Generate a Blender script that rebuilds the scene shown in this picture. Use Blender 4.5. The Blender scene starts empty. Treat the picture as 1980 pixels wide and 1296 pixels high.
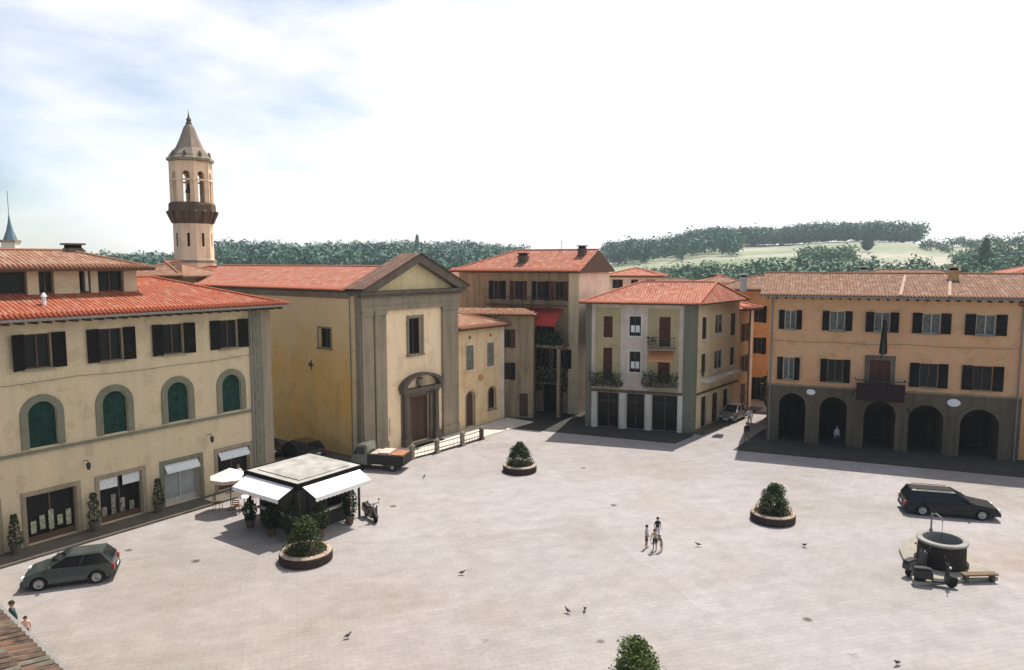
import bpy, math, random
from mathutils import Matrix, Vector
random.seed(7)
R = math.radians
PI = math.pi
scene = bpy.context.scene
C = scene.collection

# ------------------------------------------------------------------ camera
CAM_H = 14.5
PITCH = math.atan(140/1400)
cam = bpy.data.cameras.new('camera'); camo = bpy.data.objects.new('camera', cam); C.objects.link(camo)
camo.location = (0, 0, CAM_H); camo.rotation_euler = (R(90)-PITCH, 0, 0)
cam.sensor_width = 36; cam.lens = 36*1400/1980; cam.clip_start = 0.1; cam.clip_end = 20000
scene.camera = camo
scene.render.resolution_x = 1024; scene.render.resolution_y = 670

# ------------------------------------------------------------------ light
SUN_AZ, SUN_EL = 31, 61          # azimuth clockwise from +Y
EXPOSURE = 0.25
w = bpy.data.worlds.new('World'); scene.world = w; w.use_nodes = True
nt = w.node_tree; N = nt.nodes; L = nt.links
for n in list(N): N.remove(n)
out = N.new('ShaderNodeOutputWorld')
sky = N.new('ShaderNodeTexSky'); sky.sky_type = 'NISHITA'; sky.sun_disc = False
sky.sun_elevation = R(SUN_EL); sky.sun_rotation = R(SUN_AZ)
sky.air_density = 1.0; sky.dust_density = .6; sky.ozone_density = 2.5
bg = N.new('ShaderNodeBackground'); bg.inputs[1].default_value = 0.11
L.new(sky.outputs[0], bg.inputs[0])
cl = N.new('ShaderNodeBackground'); cl.inputs[0].default_value = (1, .985, .99, 1); cl.inputs[1].default_value = 1.06
mix = N.new('ShaderNodeMixShader')
tc = N.new('ShaderNodeTexCoord')
mp = N.new('ShaderNodeMapping'); mp.inputs['Scale'].default_value = (1.6, 1.6, 4.2); mp.inputs['Location'].default_value = (3.1, .4, .7)
no = N.new('ShaderNodeTexNoise'); no.inputs['Scale'].default_value = 1.5; no.inputs['Detail'].default_value = 7; no.inputs['Roughness'].default_value = .52
L.new(tc.outputs['Generated'], mp.inputs[0]); L.new(mp.outputs[0], no.inputs['Vector'])
dt = N.new('ShaderNodeVectorMath'); dt.operation = 'DOT_PRODUCT'; dt.inputs[1].default_value = (.85, .5, .1)
L.new(tc.outputs['Generated'], dt.inputs[0])
m1 = N.new('ShaderNodeMath'); m1.operation = 'MULTIPLY_ADD'; m1.inputs[1].default_value = 1.75; m1.inputs[2].default_value = .24
L.new(dt.outputs['Value'], m1.inputs[0])
m2 = N.new('ShaderNodeMath'); m2.operation = 'MULTIPLY_ADD'; m2.inputs[1].default_value = 3.4; m2.inputs[2].default_value = -1.72
L.new(no.outputs['Fac'], m2.inputs[0])
m3 = N.new('ShaderNodeMath'); m3.operation = 'ADD'; m3.use_clamp = True
L.new(m1.outputs[0], m3.inputs[0]); L.new(m2.outputs[0], m3.inputs[1])
L.new(m3.outputs[0], mix.inputs[0]); L.new(bg.outputs[0], mix.inputs[1]); L.new(cl.outputs[0], mix.inputs[2])
L.new(mix.outputs[0], out.inputs[0])

sl = bpy.data.lights.new('sun', 'SUN'); sl.energy = 5.0; sl.angle = R(.55); sl.color = (1, .95, .87)
so = bpy.data.objects.new('sun', sl); C.objects.link(so)
sd = Vector((math.sin(R(SUN_AZ))*math.cos(R(SUN_EL)), math.cos(R(SUN_AZ))*math.cos(R(SUN_EL)), math.sin(R(SUN_EL))))
so.rotation_euler = sd.to_track_quat('Z', 'Y').to_euler(); so.location = (30, 40, 80)
scene.view_settings.view_transform = 'Standard'; scene.view_settings.look = 'None'
scene.view_settings.exposure = EXPOSURE; scene.view_settings.gamma = 1
scene.cycles.max_bounces = 6; scene.cycles.volume_bounces = 0

# ------------------------------------------------------------------ helpers
def G(px, py, z=0):
    """ground point (at height z) seen at a place in the 1980x1296 photograph"""
    a = (px-990)/1400.; b = -(py-648)/1400.
    d = (a, math.cos(PITCH)+b*math.sin(PITCH), -math.sin(PITCH)+b*math.cos(PITCH))
    t = (z-CAM_H)/d[2]
    return (d[0]*t, d[1]*t)

class MB:
    def __init__(s, xf=None):
        s.v = []; s.f = []; s.uv = []; s.m = []; s.xf = xf
    def poly(s, pts, mi=0, uv=None):
        b = len(s.v)
        for p in pts:
            p = Vector(p)
            if s.xf: p = s.xf @ p
            s.v.append(p)
        s.f.append(list(range(b, b+len(pts)))); s.m.append(mi)
        s.uv.append(uv if uv else [(0, 0)]*len(pts))
    def box(s, x0, x1, y0, y1, z0, z1, mi=0):
        p = [(x0,y0,z0),(x1,y0,z0),(x1,y1,z0),(x0,y1,z0),(x0,y0,z1),(x1,y0,z1),(x1,y1,z1),(x0,y1,z1)]
        for q in ((0,3,2,1),(4,5,6,7),(0,1,5,4),(1,2,6,5),(2,3,7,6),(3,0,4,7)): s.poly([p[i] for i in q], mi)
    def prism(s, base, z0, z1, mi=0):        # base: CCW list of (x,y)
        s.poly([(x,y,z1) for x,y in base], mi); s.poly([(x,y,z0) for x,y in reversed(base)], mi)
        n = len(base)
        for i in range(n):
            a = base[i]; b = base[(i+1)%n]
            s.poly([(a[0],a[1],z0),(b[0],b[1],z0),(b[0],b[1],z1),(a[0],a[1],z1)], mi)
    def slab(s, prof, y0, y1, mi=0):         # prof: list of (x,z), extruded along y
        s.poly([(x,y0,z) for x,z in prof], mi); s.poly([(x,y1,z) for x,z in reversed(prof)], mi)
        n = len(prof)
        for i in range(n):
            a = prof[i]; b = prof[(i+1)%n]
            s.poly([(b[0],y0,b[1]),(a[0],y0,a[1]),(a[0],y1,a[1]),(b[0],y1,b[1])], mi)
    def lathe(s, prof, c=(0,0), n=24, mi=0, a0=0, cap=True):
        ring = [[(c[0]+r*math.cos(a0+2*PI*k/n), c[1]+r*math.sin(a0+2*PI*k/n), z) for k in range(n)] for r, z in prof]
        for i in range(len(ring)-1):
            for k in range(n):
                k2 = (k+1)%n
                s.poly([ring[i][k], ring[i][k2], ring[i+1][k2], ring[i+1][k]], mi)
        if cap:
            s.poly(list(reversed(ring[0])), mi); s.poly(ring[-1], mi)
    def tube(s, a, b, r, r2=None, n=8, mi=0):
        a = Vector(a); b = Vector(b); r2 = r if r2 is None else r2
        d = (b-a).normalized(); u = d.orthogonal().normalized(); v = d.cross(u)
        A = [a+(u*math.cos(2*PI*k/n)+v*math.sin(2*PI*k/n))*r for k in range(n)]
        B = [b+(u*math.cos(2*PI*k/n)+v*math.sin(2*PI*k/n))*r2 for k in range(n)]
        for k in range(n): s.poly([A[k], A[(k+1)%n], B[(k+1)%n], B[k]], mi)
        s.poly(list(reversed(A)), mi); s.poly(B, mi)
    def path(s, pts, r, n=8, mi=0):
        for a, b in zip(pts, pts[1:]): s.tube(a, b, r, n=n, mi=mi)
    def ball(s, c, r, n=10, mi=0, sz=1):
        s.lathe([(r*math.sin(PI*i/n)+1e-4, c[2]-r*sz*math.cos(PI*i/n)) for i in range(n+1)], (c[0], c[1]), n+2, mi, cap=False)
    def mesh(s, name, mats, smooth=False):
        me = bpy.data.meshes.new(name)
        me.from_pydata([tuple(p) for p in s.v], [], s.f)
        for m in (mats if isinstance(mats, (list, tuple)) else [mats]): me.materials.append(m)
        me.polygons.foreach_set('material_index', s.m)
        if any(any(c != (0,0) for c in u) for u in s.uv):
            l = me.uv_layers.new(name='UVMap'); i = 0
            for u in s.uv:
                for c in u: l.data[i].uv = c; i += 1
        if smooth: me.polygons.foreach_set('use_smooth', [True]*len(s.f))
        me.update(); return me
    def build(s, name, mats, parent=None, smooth=False, bevel=0, weld=False):
        me = s.mesh(name, mats, smooth)
        if weld or bevel or smooth:
            import bmesh
            bm = bmesh.new(); bm.from_mesh(me); bmesh.ops.remove_doubles(bm, verts=bm.verts, dist=1e-5)
            bmesh.ops.recalc_face_normals(bm, faces=bm.faces); bm.to_mesh(me); bm.free()
        o = bpy.data.objects.new(name, me); C.objects.link(o)
        if parent: o.parent = parent
        if bevel:
            b = o.modifiers.new('bevel', 'BEVEL'); b.width = bevel; b.segments = 2; b.limit_method = 'ANGLE'; b.angle_limit = R(40)
        return o

def thing(name, label, cat, loc=(0,0,0), rot=0, group=None):
    o = bpy.data.objects.new(name, None); C.objects.link(o); o.empty_display_size = .3
    o.location = (loc[0], loc[1], loc[2] if len(loc) > 2 else 0); o.rotation_euler = (0, 0, rot)
    o['label'] = label; o['category'] = cat
    if group: o['group'] = group
    return o
def tag(o, label, cat, group=None, kind=None):
    o['label'] = label; o['category'] = cat
    if group: o['group'] = group
    if kind: o['kind'] = kind
    return o
def struct(o): o['kind'] = 'structure'; return o
def kids(o): return [c for c in bpy.data.objects if c.parent == o]
def dup(root, loc, rot, label, scale=None):
    r = root.copy(); C.objects.link(r); r.location = (loc[0], loc[1], loc[2] if len(loc) > 2 else 0); r.rotation_euler = (0, 0, rot); r['label'] = label
    if scale: r.scale = (scale,)*3
    for ch in kids(root):
        c = ch.copy(); C.objects.link(c); c.parent = r
        for g in kids(ch):
            d = g.copy(); C.objects.link(d); d.parent = c
    return r
def T(x=0, y=0, z=0, rz=0): return Matrix.Translation((x,y,z)) @ Matrix.Rotation(rz, 4, 'Z')

# ------------------------------------------------------------------ materials
def new_mat(name, rough=.8, spec=.3, metal=0):
    m = bpy.data.materials.new(name); m.use_nodes = True
    b = m.node_tree.nodes['Principled BSDF']
    b.inputs['Roughness'].default_value = rough; b.inputs['Specular IOR Level'].default_value = spec; b.inputs['Metallic'].default_value = metal
    return m, m.node_tree.nodes, m.node_tree.links, b
def ramp(N, L, src, stops):
    r = N.new('ShaderNodeValToRGB')
    while len(r.color_ramp.elements) < len(stops): r.color_ramp.elements.new(.5)
    for e, (p, c) in zip(r.color_ramp.elements, stops): e.position = p; e.color = (*c, 1)
    L.new(src, r.inputs[0]); return r
def noise(N, L, co, scale, detail=4, rough=.55, vec=(1,1,1)):
    mp = N.new('ShaderNodeMapping'); mp.inputs['Scale'].default_value = vec; L.new(co, mp.inputs[0])
    n = N.new('ShaderNodeTexNoise'); n.inputs['Scale'].default_value = scale; n.inputs['Detail'].default_value = detail; n.inputs['Roughness'].default_value = rough
    L.new(mp.outputs[0], n.inputs['Vector']); return n
def mixc(N, L, fac, a, b, mode='MIX'):
    m = N.new('ShaderNodeMix'); m.data_type = 'RGBA'; m.blend_type = mode
    for k, v in ((0, fac), (6, a), (7, b)):
        if isinstance(v, (int, float)): m.inputs[k].default_value = v
        elif isinstance(v, tuple): m.inputs[k].default_value = (*v, 1)
        else: L.new(v, m.inputs[k])
    return m.outputs[2]
def bump(N, L, b, src, strength=.3, dist=.02):
    bp = N.new('ShaderNodeBump'); bp.inputs['Strength'].default_value = strength; bp.inputs['Distance'].default_value = dist
    L.new(src, bp.inputs['Height']); L.new(bp.outputs[0], b.inputs['Normal'])
def plain(name, c, rough=.7, spec=.3, metal=0, var=.12, scale=6):
    m, N, L, b = new_mat(name, rough, spec, metal)
    tc = N.new('ShaderNodeTexCoord'); n = noise(N, L, tc.outputs['Object'], scale)
    r = ramp(N, L, n.outputs['Fac'], [(.3, tuple(x*(1-var) for x in c)), (.7, tuple(min(1, x*(1+var)) for x in c))])
    L.new(r.outputs[0], b.inputs['Base Color']); return m
def plaster(name, c, stain, amt=.6, c2=None):
    """old rendered wall: blotches, vertical runs and fine grain"""
    m, N, L, b = new_mat(name, .93, .15)
    tc = N.new('ShaderNodeTexCoord'); co = tc.outputs['Object']
    big = noise(N, L, co, .35, 6, .6); run = noise(N, L, co, 1.1, 5, .6, (1.6, 1.6, .16)); fine = noise(N, L, co, 9, 5, .7)
    base = ramp(N, L, big.outputs['Fac'], [(.32, c), (.68, c2 or tuple(x*.86 for x in c))]).outputs[0]
    rf = ramp(N, L, run.outputs['Fac'], [(.44, (0,0,0)), (.64, (1,1,1))])
    mm = N.new('ShaderNodeMath'); mm.operation = 'MULTIPLY'; mm.inputs[1].default_value = amt; L.new(rf.outputs[0], mm.inputs[0])
    col = mixc(N, L, mm.outputs[0], base, stain)
    ff = ramp(N, L, fine.outputs['Fac'], [(.3, (.86,.86,.86)), (.7, (1.08,1.08,1.08))]).outputs[0]
    col = mixc(N, L, 1.0, col, ff, 'MULTIPLY')
    pn = noise(N, L, co, .9, 3, .5); col = mixc(N, L, 1.0, col, ramp(N, L, pn.outputs['Fac'], [(.40, (.90,.89,.87)), (.415, (1,1,1)), (.62, (1,1,1)), (.63, (1.06,1.05,1.04))]).outputs[0], 'MULTIPLY')
    L.new(col, b.inputs['Base Color']); bump(N, L, b, fine.outputs['Fac'], .35, .015); return m
def tiles(name, c1, c2, c3, pale=(.62,.48,.38)):
    """curved clay tiles: uv.x along the eave in metres, uv.y up the slope"""
    m, N, L, b = new_mat(name, .9, .15)
    uv = N.new('ShaderNodeUVMap'); sep = N.new('ShaderNodeSeparateXYZ'); L.new(uv.outputs[0], sep.inputs[0])
    sn = N.new('ShaderNodeMath'); sn.operation = 'MULTIPLY'; sn.inputs[1].default_value = 2*PI/.24; L.new(sep.outputs[0], sn.inputs[0])
    cs = N.new('ShaderNodeMath'); cs.operation = 'COSINE'; L.new(sn.outputs[0], cs.inputs[0])
    h = N.new('ShaderNodeMath'); h.operation = 'MULTIPLY_ADD'; h.inputs[1].default_value = .5; h.inputs[2].default_value = .5; L.new(cs.outputs[0], h.inputs[0])
    br = N.new('ShaderNodeTexBrick'); br.inputs['Scale'].default_value = 1; br.inputs['Brick Width'].default_value = .24; br.inputs['Row Height'].default_value = .38
    br.offset = 0; br.inputs['Mortar Size'].default_value = .018; br.inputs['Color1'].default_value = (0,0,0,1); br.inputs['Color2'].default_value = (1,1,1,1); br.inputs['Mortar'].default_value = (.25,.25,.25,1)
    L.new(uv.outputs[0], br.inputs['Vector'])
    big = noise(N, L, uv.outputs[0], .5, 5, .6); med = noise(N, L, uv.outputs[0], 2.2, 4, .6, (1,.6,1))
    base = ramp(N, L, big.outputs['Fac'], [(.34, c1), (.5, c2), (.64, c3)]).outputs[0]
    col = mixc(N, L, .45, base, ramp(N, L, br.outputs['Color'], [(0, tuple(x*.62 for x in c1)), (.5, c2), (.93, c2), (1, pale)]).outputs[0])
    pf = ramp(N, L, med.outputs['Fac'], [(.5, (0,0,0)), (.68, (.6,.6,.6))]).outputs[0]
    col = mixc(N, L, pf, col, pale)
    gv = ramp(N, L, h.outputs[0], [(0, (.5,.46,.44)), (.5, (1,1,1))]).outputs[0]
    col = mixc(N, L, .8, col, gv, 'MULTIPLY')
    L.new(col, b.inputs['Base Color'])
    add = N.new('ShaderNodeMath'); add.operation = 'MULTIPLY_ADD'; add.inputs[1].default_value = .25; L.new(br.outputs['Fac'], add.inputs[0]); L.new(h.outputs[0], add.inputs[2])
    bump(N, L, b, add.outputs[0], .9, .06); return m
def glassm(name, c=(.012,.014,.016), rough=.12, spec=.5):
    m, N, L, b = new_mat(name, rough, spec); b.inputs['Base Color'].default_value = (*c, 1); return m
def leaf(name, c1, c2, c3):
    m, N, L, b = new_mat(name, .65, .25)
    g = N.new('ShaderNodeNewGeometry'); tc = N.new('ShaderNodeTexCoord'); n = noise(N, L, tc.outputs['Object'], 1.7, 3)
    r = ramp(N, L, g.outputs['Random Per Island'], [(0, c1), (.5, c2), (1, c3)]).outputs[0]
    v = ramp(N, L, n.outputs['Fac'], [(.3, (.65,.7,.7)), (.7, (1.25,1.2,1.1))]).outputs[0]
    L.new(mixc(N, L, 1.0, r, v, 'MULTIPLY'), b.inputs['Base Color']); return m
def louvre(name, c):
    m, N, L, b = new_mat(name, .85, .1)
    tc = N.new('ShaderNodeTexCoord'); sep = N.new('ShaderNodeSeparateXYZ'); L.new(tc.outputs['Object'], sep.inputs[0])
    s = N.new('ShaderNodeMath'); s.operation = 'MULTIPLY'; s.inputs[1].default_value = 2*PI/.09; L.new(sep.outputs[2], s.inputs[0])
    k = N.new('ShaderNodeMath'); k.operation = 'SINE'; L.new(s.outputs[0], k.inputs[0])
    n = noise(N, L, tc.outputs['Object'], 2.5)
    col = ramp(N, L, n.outputs['Fac'], [(.3, tuple(x*.75 for x in c)), (.7, tuple(x*1.3 for x in c))]).outputs[0]
    L.new(col, b.inputs['Base Color']); bump(N, L, b, k.outputs[0], .7, .02); return m

P_LB = plaster('ochre_grey_plaster', (.56,.465,.30), (.43,.38,.25), .35, (.585,.47,.325))
P_CF = plaster('cream_plaster', (.90,.70,.42), (.74,.58,.34), .4, (.92,.70,.50))
P_FL = plaster('golden_plaster', (.88,.46,.12), (.74,.50,.20), .5, (.90,.58,.24))
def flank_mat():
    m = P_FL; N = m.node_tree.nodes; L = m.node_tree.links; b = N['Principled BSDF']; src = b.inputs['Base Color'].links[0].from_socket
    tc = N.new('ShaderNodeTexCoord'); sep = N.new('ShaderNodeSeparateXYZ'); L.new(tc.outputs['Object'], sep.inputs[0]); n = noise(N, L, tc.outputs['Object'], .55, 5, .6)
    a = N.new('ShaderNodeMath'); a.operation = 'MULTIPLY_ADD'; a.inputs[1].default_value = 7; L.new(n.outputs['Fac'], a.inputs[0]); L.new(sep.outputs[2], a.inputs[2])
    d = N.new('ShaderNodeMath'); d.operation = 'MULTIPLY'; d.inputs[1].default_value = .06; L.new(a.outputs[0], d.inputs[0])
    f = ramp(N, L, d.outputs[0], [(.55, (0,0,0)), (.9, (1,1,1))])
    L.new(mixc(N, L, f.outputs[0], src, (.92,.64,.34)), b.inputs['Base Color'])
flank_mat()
P_AN = plaster('annex_plaster', (.80,.58,.31), (.70,.42,.20), .5, (.76,.60,.38))
P_TH = plaster('orange_plaster', (.66,.335,.16), (.56,.38,.22), .6, (.70,.42,.235))
P_MB = plaster('pale_plaster', (.66,.57,.46), (.45,.39,.30), .5, (.63,.51,.43))
P_MS = plaster('straw_plaster', (.78,.64,.40), (.56,.45,.28), .4)
P_BAY = plaster('tan_plaster', (.50,.40,.22), (.38,.32,.2), .5)
P_PINK = plaster('pink_plaster', (.82,.66,.54), (.7,.5,.36), .3)
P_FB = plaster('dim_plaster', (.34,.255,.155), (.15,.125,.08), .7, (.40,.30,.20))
P_OR = plaster('apricot_plaster', (.70,.40,.18), (.6,.42,.26), .4)
P_TW = plaster('tower_plaster', (.80,.60,.42), (.62,.42,.30), .35, (.84,.70,.50))
P_FG = plaster('foreground_plaster', (.45,.38,.28), (.3,.26,.2), .5)
S_GR = plaster('grey_stone', (.28,.24,.175), (.18,.165,.12), .6, (.33,.265,.19))
S_GG = plaster('green_grey_stone', (.20,.20,.145), (.15,.15,.11), .6)
S_DK = plaster('dark_stone', (.16,.13,.10), (.08,.075,.06), .6)
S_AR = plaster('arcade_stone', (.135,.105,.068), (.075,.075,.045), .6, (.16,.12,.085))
S_PL = plaster('pale_stone', (.74,.70,.60), (.5,.46,.38), .4)
S_BR = plaster('brown_corbels', (.15,.105,.068), (.08,.065,.05), .6)
T_RED = tiles('red_tiles', (.30,.075,.040), (.40,.11,.058), (.30,.13,.08), (.46,.26,.18))
T_PNK = tiles('pink_tiles', (.40,.13,.08), (.52,.19,.12), (.40,.21,.145), (.62,.42,.34))
T_BRN = tiles('brown_tiles', (.24,.115,.07), (.36,.18,.11), (.30,.20,.14), (.5,.38,.30))
T_OLD = tiles('old_tiles', (.20,.10,.065), (.29,.155,.10), (.19,.135,.10), (.48,.35,.27))
T_DKR = tiles('dark_tiles', (.16,.09,.07), (.24,.13,.09), (.2,.15,.12), (.36,.28,.22))
GL = glassm('window_glass', (.006,.007,.008), .3, .2); GLB = glassm('car_glass', (.010,.013,.015), .06, .45)
SH_D = louvre('dark_shutter', (.014,.012,.011)); SH_G = louvre('green_shutter', (.016,.045,.036)); SH_GR = louvre('grey_green_shutter', (.20,.20,.15)); SH_B = louvre('brown_shutter', (.10,.04,.03))
CURT = plain('curtain', (.13,.135,.12), .9, var=.5); FRM = plain('window_frame', (.10,.06,.04), .6); FRW = plain('pale_frame', (.45,.43,.38), .6)
DOORW = plain('door_wood', (.075,.04,.027), .6, scale=3); BLK = plain('interior_black', (.012,.011,.010), .95, .05)
IRON = plain('iron', (.03,.03,.032), .5, .4); WHT = plain('white_paint', (.8,.79,.77), .6); WBL = plain('blind_fabric', (.62,.65,.65), .8)
SOF = plain('soffit_wood', (.10,.055,.035), .9)
GUT = plain('gutter_metal', (.20,.19,.17), .5, .4)
REDC = plain('red_canvas', (.50,.055,.035), .9); ORC = plain('orange_canvas', (.55,.24,.10), .9)
LF = leaf('shrub_leaves', (.012,.030,.010), (.035,.066,.018), (.11,.13,.035))
LFB = leaf('bright_leaves', (.035,.07,.015), (.08,.13,.03), (.16,.20,.05))
LFD = leaf('dark_leaves', (.012,.026,.012), (.022,.045,.018), (.04,.07,.025))
LFT = leaf('hazed_forest_leaves', (.045,.12,.095), (.055,.135,.10), (.08,.165,.11))  # teal leaf tint paints in the distance haze
LFM = leaf('hedge_leaves', (.05,.12,.075), (.07,.155,.09), (.11,.20,.11))
BARK = plain('bark', (.09,.065,.045), .9)
SKIN = plain('skin', (.42,.24,.16), .6); HAIR = plain('hair', (.02,.014,.01), .7)

# ------------------------------------------------------------------ ground
def paving():
    m, N, L, b = new_mat('piazza_paving', .88, .2)
    g = N.new('ShaderNodeNewGeometry'); co = g.outputs['Position']
    mp = N.new('ShaderNodeMapping'); mp.inputs['Rotation'].default_value = (0,0,R(-16)); L.new(co, mp.inputs[0])
    br = N.new('ShaderNodeTexBrick'); br.inputs['Scale'].default_value = 1; br.inputs['Brick Width'].default_value = .55; br.inputs['Row Height'].default_value = .28
    br.inputs['Mortar Size'].default_value = .012; br.inputs['Color1'].default_value = (.95,.95,.95,1); br.inputs['Color2'].default_value = (1.04,1.03,1.03,1); br.inputs['Mortar'].default_value = (.82,.81,.80,1)
    wn = noise(N, L, co, .8, 3); wa = N.new('ShaderNodeVectorMath'); wa.operation = 'MULTIPLY_ADD'; wa.inputs[1].default_value = (.22,.22,0); L.new(wn.outputs['Color'], wa.inputs[0]); L.new(mp.outputs[0], wa.inputs[2])
    L.new(wa.outputs[0], br.inputs['Vector'])
    big = noise(N, L, co, .075, 5, .6); med = noise(N, L, co, .9, 6, .65); st = noise(N, L, mp.outputs[0], .5, 5, .6, (.35,2.4,1))
    base = ramp(N, L, big.outputs['Fac'], [(.33, (.31,.277,.252)), (.5, (.35,.32,.315)), (.68, (.298,.272,.25))]).outputs[0]
    col = mixc(N, L, 1.0, base, br.outputs['Color'], 'MULTIPLY')
    col = mixc(N, L, 1.0, col, ramp(N, L, med.outputs['Fac'], [(.3, (.88,.875,.86)), (.6, (1.03,1.03,1.02))]).outputs[0], 'MULTIPLY')
    col = mixc(N, L, 1.0, col, ramp(N, L, st.outputs['Fac'], [(.3, (.95,.945,.94)), (.6, (1.02,1.02,1.02))]).outputs[0], 'MULTIPLY')
    pt = N.new('ShaderNodeTexVoronoi'); pt.inputs['Scale'].default_value = .13; pt.distance = 'CHEBYCHEV'; L.new(mp.outputs[0], pt.inputs['Vector'])
    col = mixc(N, L, 1.0, col, ramp(N, L, pt.outputs['Color'], [(.1, (.95,.94,.93)), (.5, (1,1,1)), (.9, (1.05,1.05,1.05))]).outputs[0], 'MULTIPLY')
    sp = noise(N, L, co, .33, 7, .75); col = mixc(N, L, 1.0, col, ramp(N, L, sp.outputs['Fac'], [(.27, (.45,.43,.42)), (.35, (1,1,1))]).outputs[0], 'MULTIPLY')
    vo = N.new('ShaderNodeTexVoronoi'); vo.inputs['Scale'].default_value = .22; L.new(co, vo.inputs['Vector'])
    col = mixc(N, L, 1.0, col, ramp(N, L, vo.outputs['Distance'], [(.03, (.35,.33,.32)), (.055, (1,1,1))]).outputs[0], 'MULTIPLY')
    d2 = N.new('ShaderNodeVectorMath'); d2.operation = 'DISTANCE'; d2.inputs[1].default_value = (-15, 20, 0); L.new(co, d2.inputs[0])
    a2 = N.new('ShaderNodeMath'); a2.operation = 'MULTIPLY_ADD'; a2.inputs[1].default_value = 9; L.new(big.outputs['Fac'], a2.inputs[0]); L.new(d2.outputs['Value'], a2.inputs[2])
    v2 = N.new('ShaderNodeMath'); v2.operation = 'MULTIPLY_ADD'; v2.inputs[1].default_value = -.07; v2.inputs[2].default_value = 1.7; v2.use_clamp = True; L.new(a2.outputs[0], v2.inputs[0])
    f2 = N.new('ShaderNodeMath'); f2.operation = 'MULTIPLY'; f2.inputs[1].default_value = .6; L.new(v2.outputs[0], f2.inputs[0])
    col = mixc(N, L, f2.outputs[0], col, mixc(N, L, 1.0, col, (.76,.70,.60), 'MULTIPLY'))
    # worn brown patch of gritty dirt by the well
    dd = N.new('ShaderNodeVectorMath'); dd.operation = 'DISTANCE'; dd.inputs[1].default_value = (25.5, 33.5, 0); L.new(co, dd.inputs[0])
    ad = N.new('ShaderNodeMath'); ad.operation = 'MULTIPLY_ADD'; ad.inputs[1].default_value = 5; L.new(med.outputs['Fac'], ad.inputs[0]); L.new(dd.outputs['Value'], ad.inputs[2])
    pf = ramp(N, L, ad.outputs[0], [(0,(1,1,1)), (1,(0,0,0))]); pf.inputs[0].default_value = 0
    dv = N.new('ShaderNodeMath'); dv.operation = 'MULTIPLY_ADD'; dv.inputs[1].default_value = -.28; dv.inputs[2].default_value = 1.9; dv.use_clamp = True; L.new(ad.outputs[0], dv.inputs[0])
    mf = N.new('ShaderNodeMath'); mf.operation = 'MULTIPLY'; mf.inputs[1].default_value = .5; L.new(dv.outputs[0], mf.inputs[0])
    col = mixc(N, L, mf.outputs[0], col, (.25,.18,.13))
    L.new(col, b.inputs['Base Color']); bump(N, L, b, br.outputs['Fac'], .25, -.01); return m
PAVE = paving()
def mottled_ground(name, c, s=1.5):
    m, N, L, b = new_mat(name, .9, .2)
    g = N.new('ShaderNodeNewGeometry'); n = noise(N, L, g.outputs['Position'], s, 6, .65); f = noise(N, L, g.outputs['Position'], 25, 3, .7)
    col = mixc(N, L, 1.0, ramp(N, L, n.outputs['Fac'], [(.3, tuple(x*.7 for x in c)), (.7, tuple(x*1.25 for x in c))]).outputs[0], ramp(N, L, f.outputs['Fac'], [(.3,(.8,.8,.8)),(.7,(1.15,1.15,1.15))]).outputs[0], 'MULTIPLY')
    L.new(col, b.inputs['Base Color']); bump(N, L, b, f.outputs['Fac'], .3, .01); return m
ASPH_SHADE = mottled_ground('mottled_ground', (.058,.055,.048)); FLAG = mottled_ground('shade_flagstones', (.13,.11,.085), .8); FIELD = mottled_ground('town_ground', (.22,.24,.12), .02)  # first two tones are darkened to deepen cast shade on the ground

# terrain: flat under the town, rising to the ridges
def lerp(tab, x):
    if x <= tab[0][0]: return tab[0][1]
    for (a, va), (b_, vb) in zip(tab, tab[1:]):
        if x <= b_:
            t = (x-a)/(b_-a); t = t*t*(3-2*t); return va+(vb-va)*t
    return tab[-1][1]
CREST = [(-800,6),(380,7),(430,19),(560,19),(700,21),(900,20),(985,16),(1090,10),(1180,17),(1260,21),(1380,29),(1600,31),(1760,31),(1800,27),(2000,28),(2600,24)]
def hgt(x, y):
    r = math.hypot(x, y)
    if r < 150 or y <= 0: return 0.
    px = 990+1400*x/max(y, 1)
    hc = lerp(CREST, px)
    t = min(1, (r-150)/550.)
    h = hc*(t*t*(3-2*t)*.55+t*.45)
    if r > 700: h -= (r-700)*.03
    return h + (1.2*math.sin(x*.021+y*.013)+.8*math.sin(x*.05-y*.031))*t
def terrain():
    vs = []; fs = []
    rs = [0.1, 60, 110, 150]+[150+25*i for i in range(1, 30)]+[950, 1100, 1400, 2200, 5000]
    azs = [R(-70+140*i/220) for i in range(221)]
    for r in rs:
        for a in azs:
            x = r*math.sin(a); y = r*math.cos(a); vs.append((x, y, hgt(x, y)-.06 if r < 3000 else -60))
    n = len(azs)
    for i in range(len(rs)-1):
        for j in range(n-1): fs.append((i*n+j, i*n+j+1, (i+1)*n+j+1, (i+1)*n+j))
    me = bpy.data.meshes.new('hills'); me.from_pydata(vs, [], fs); me.polygons.foreach_set('use_smooth', [True]*len(fs))
    m, N, L, b = new_mat('meadow', .95, .1)
    g = N.new('ShaderNodeNewGeometry'); nn = noise(N, L, g.outputs['Position'], .006, 5, .55, (1,1.6,1)); f = noise(N, L, g.outputs['Position'], .12, 4)
    col = ramp(N, L, nn.outputs['Fac'], [(.34, (.19,.25,.14)), (.5, (.30,.31,.22)), (.6, (.44,.40,.33)), (.72, (.22,.28,.15))]).outputs[0]
    col = mixc(N, L, 1.0, col, ramp(N, L, f.outputs['Fac'], [(.3,(.8,.8,.8)),(.7,(1.12,1.12,1.12))]).outputs[0], 'MULTIPLY')
    L.new(col, b.inputs['Base Color']); me.materials.append(m)
    o = bpy.data.objects.new('hills', me); C.objects.link(o); struct(o)
terrain()
g = MB()
xs = [-140+20*i for i in range(15)]; ys = [-60+20*i for i in range(11)]
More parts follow.
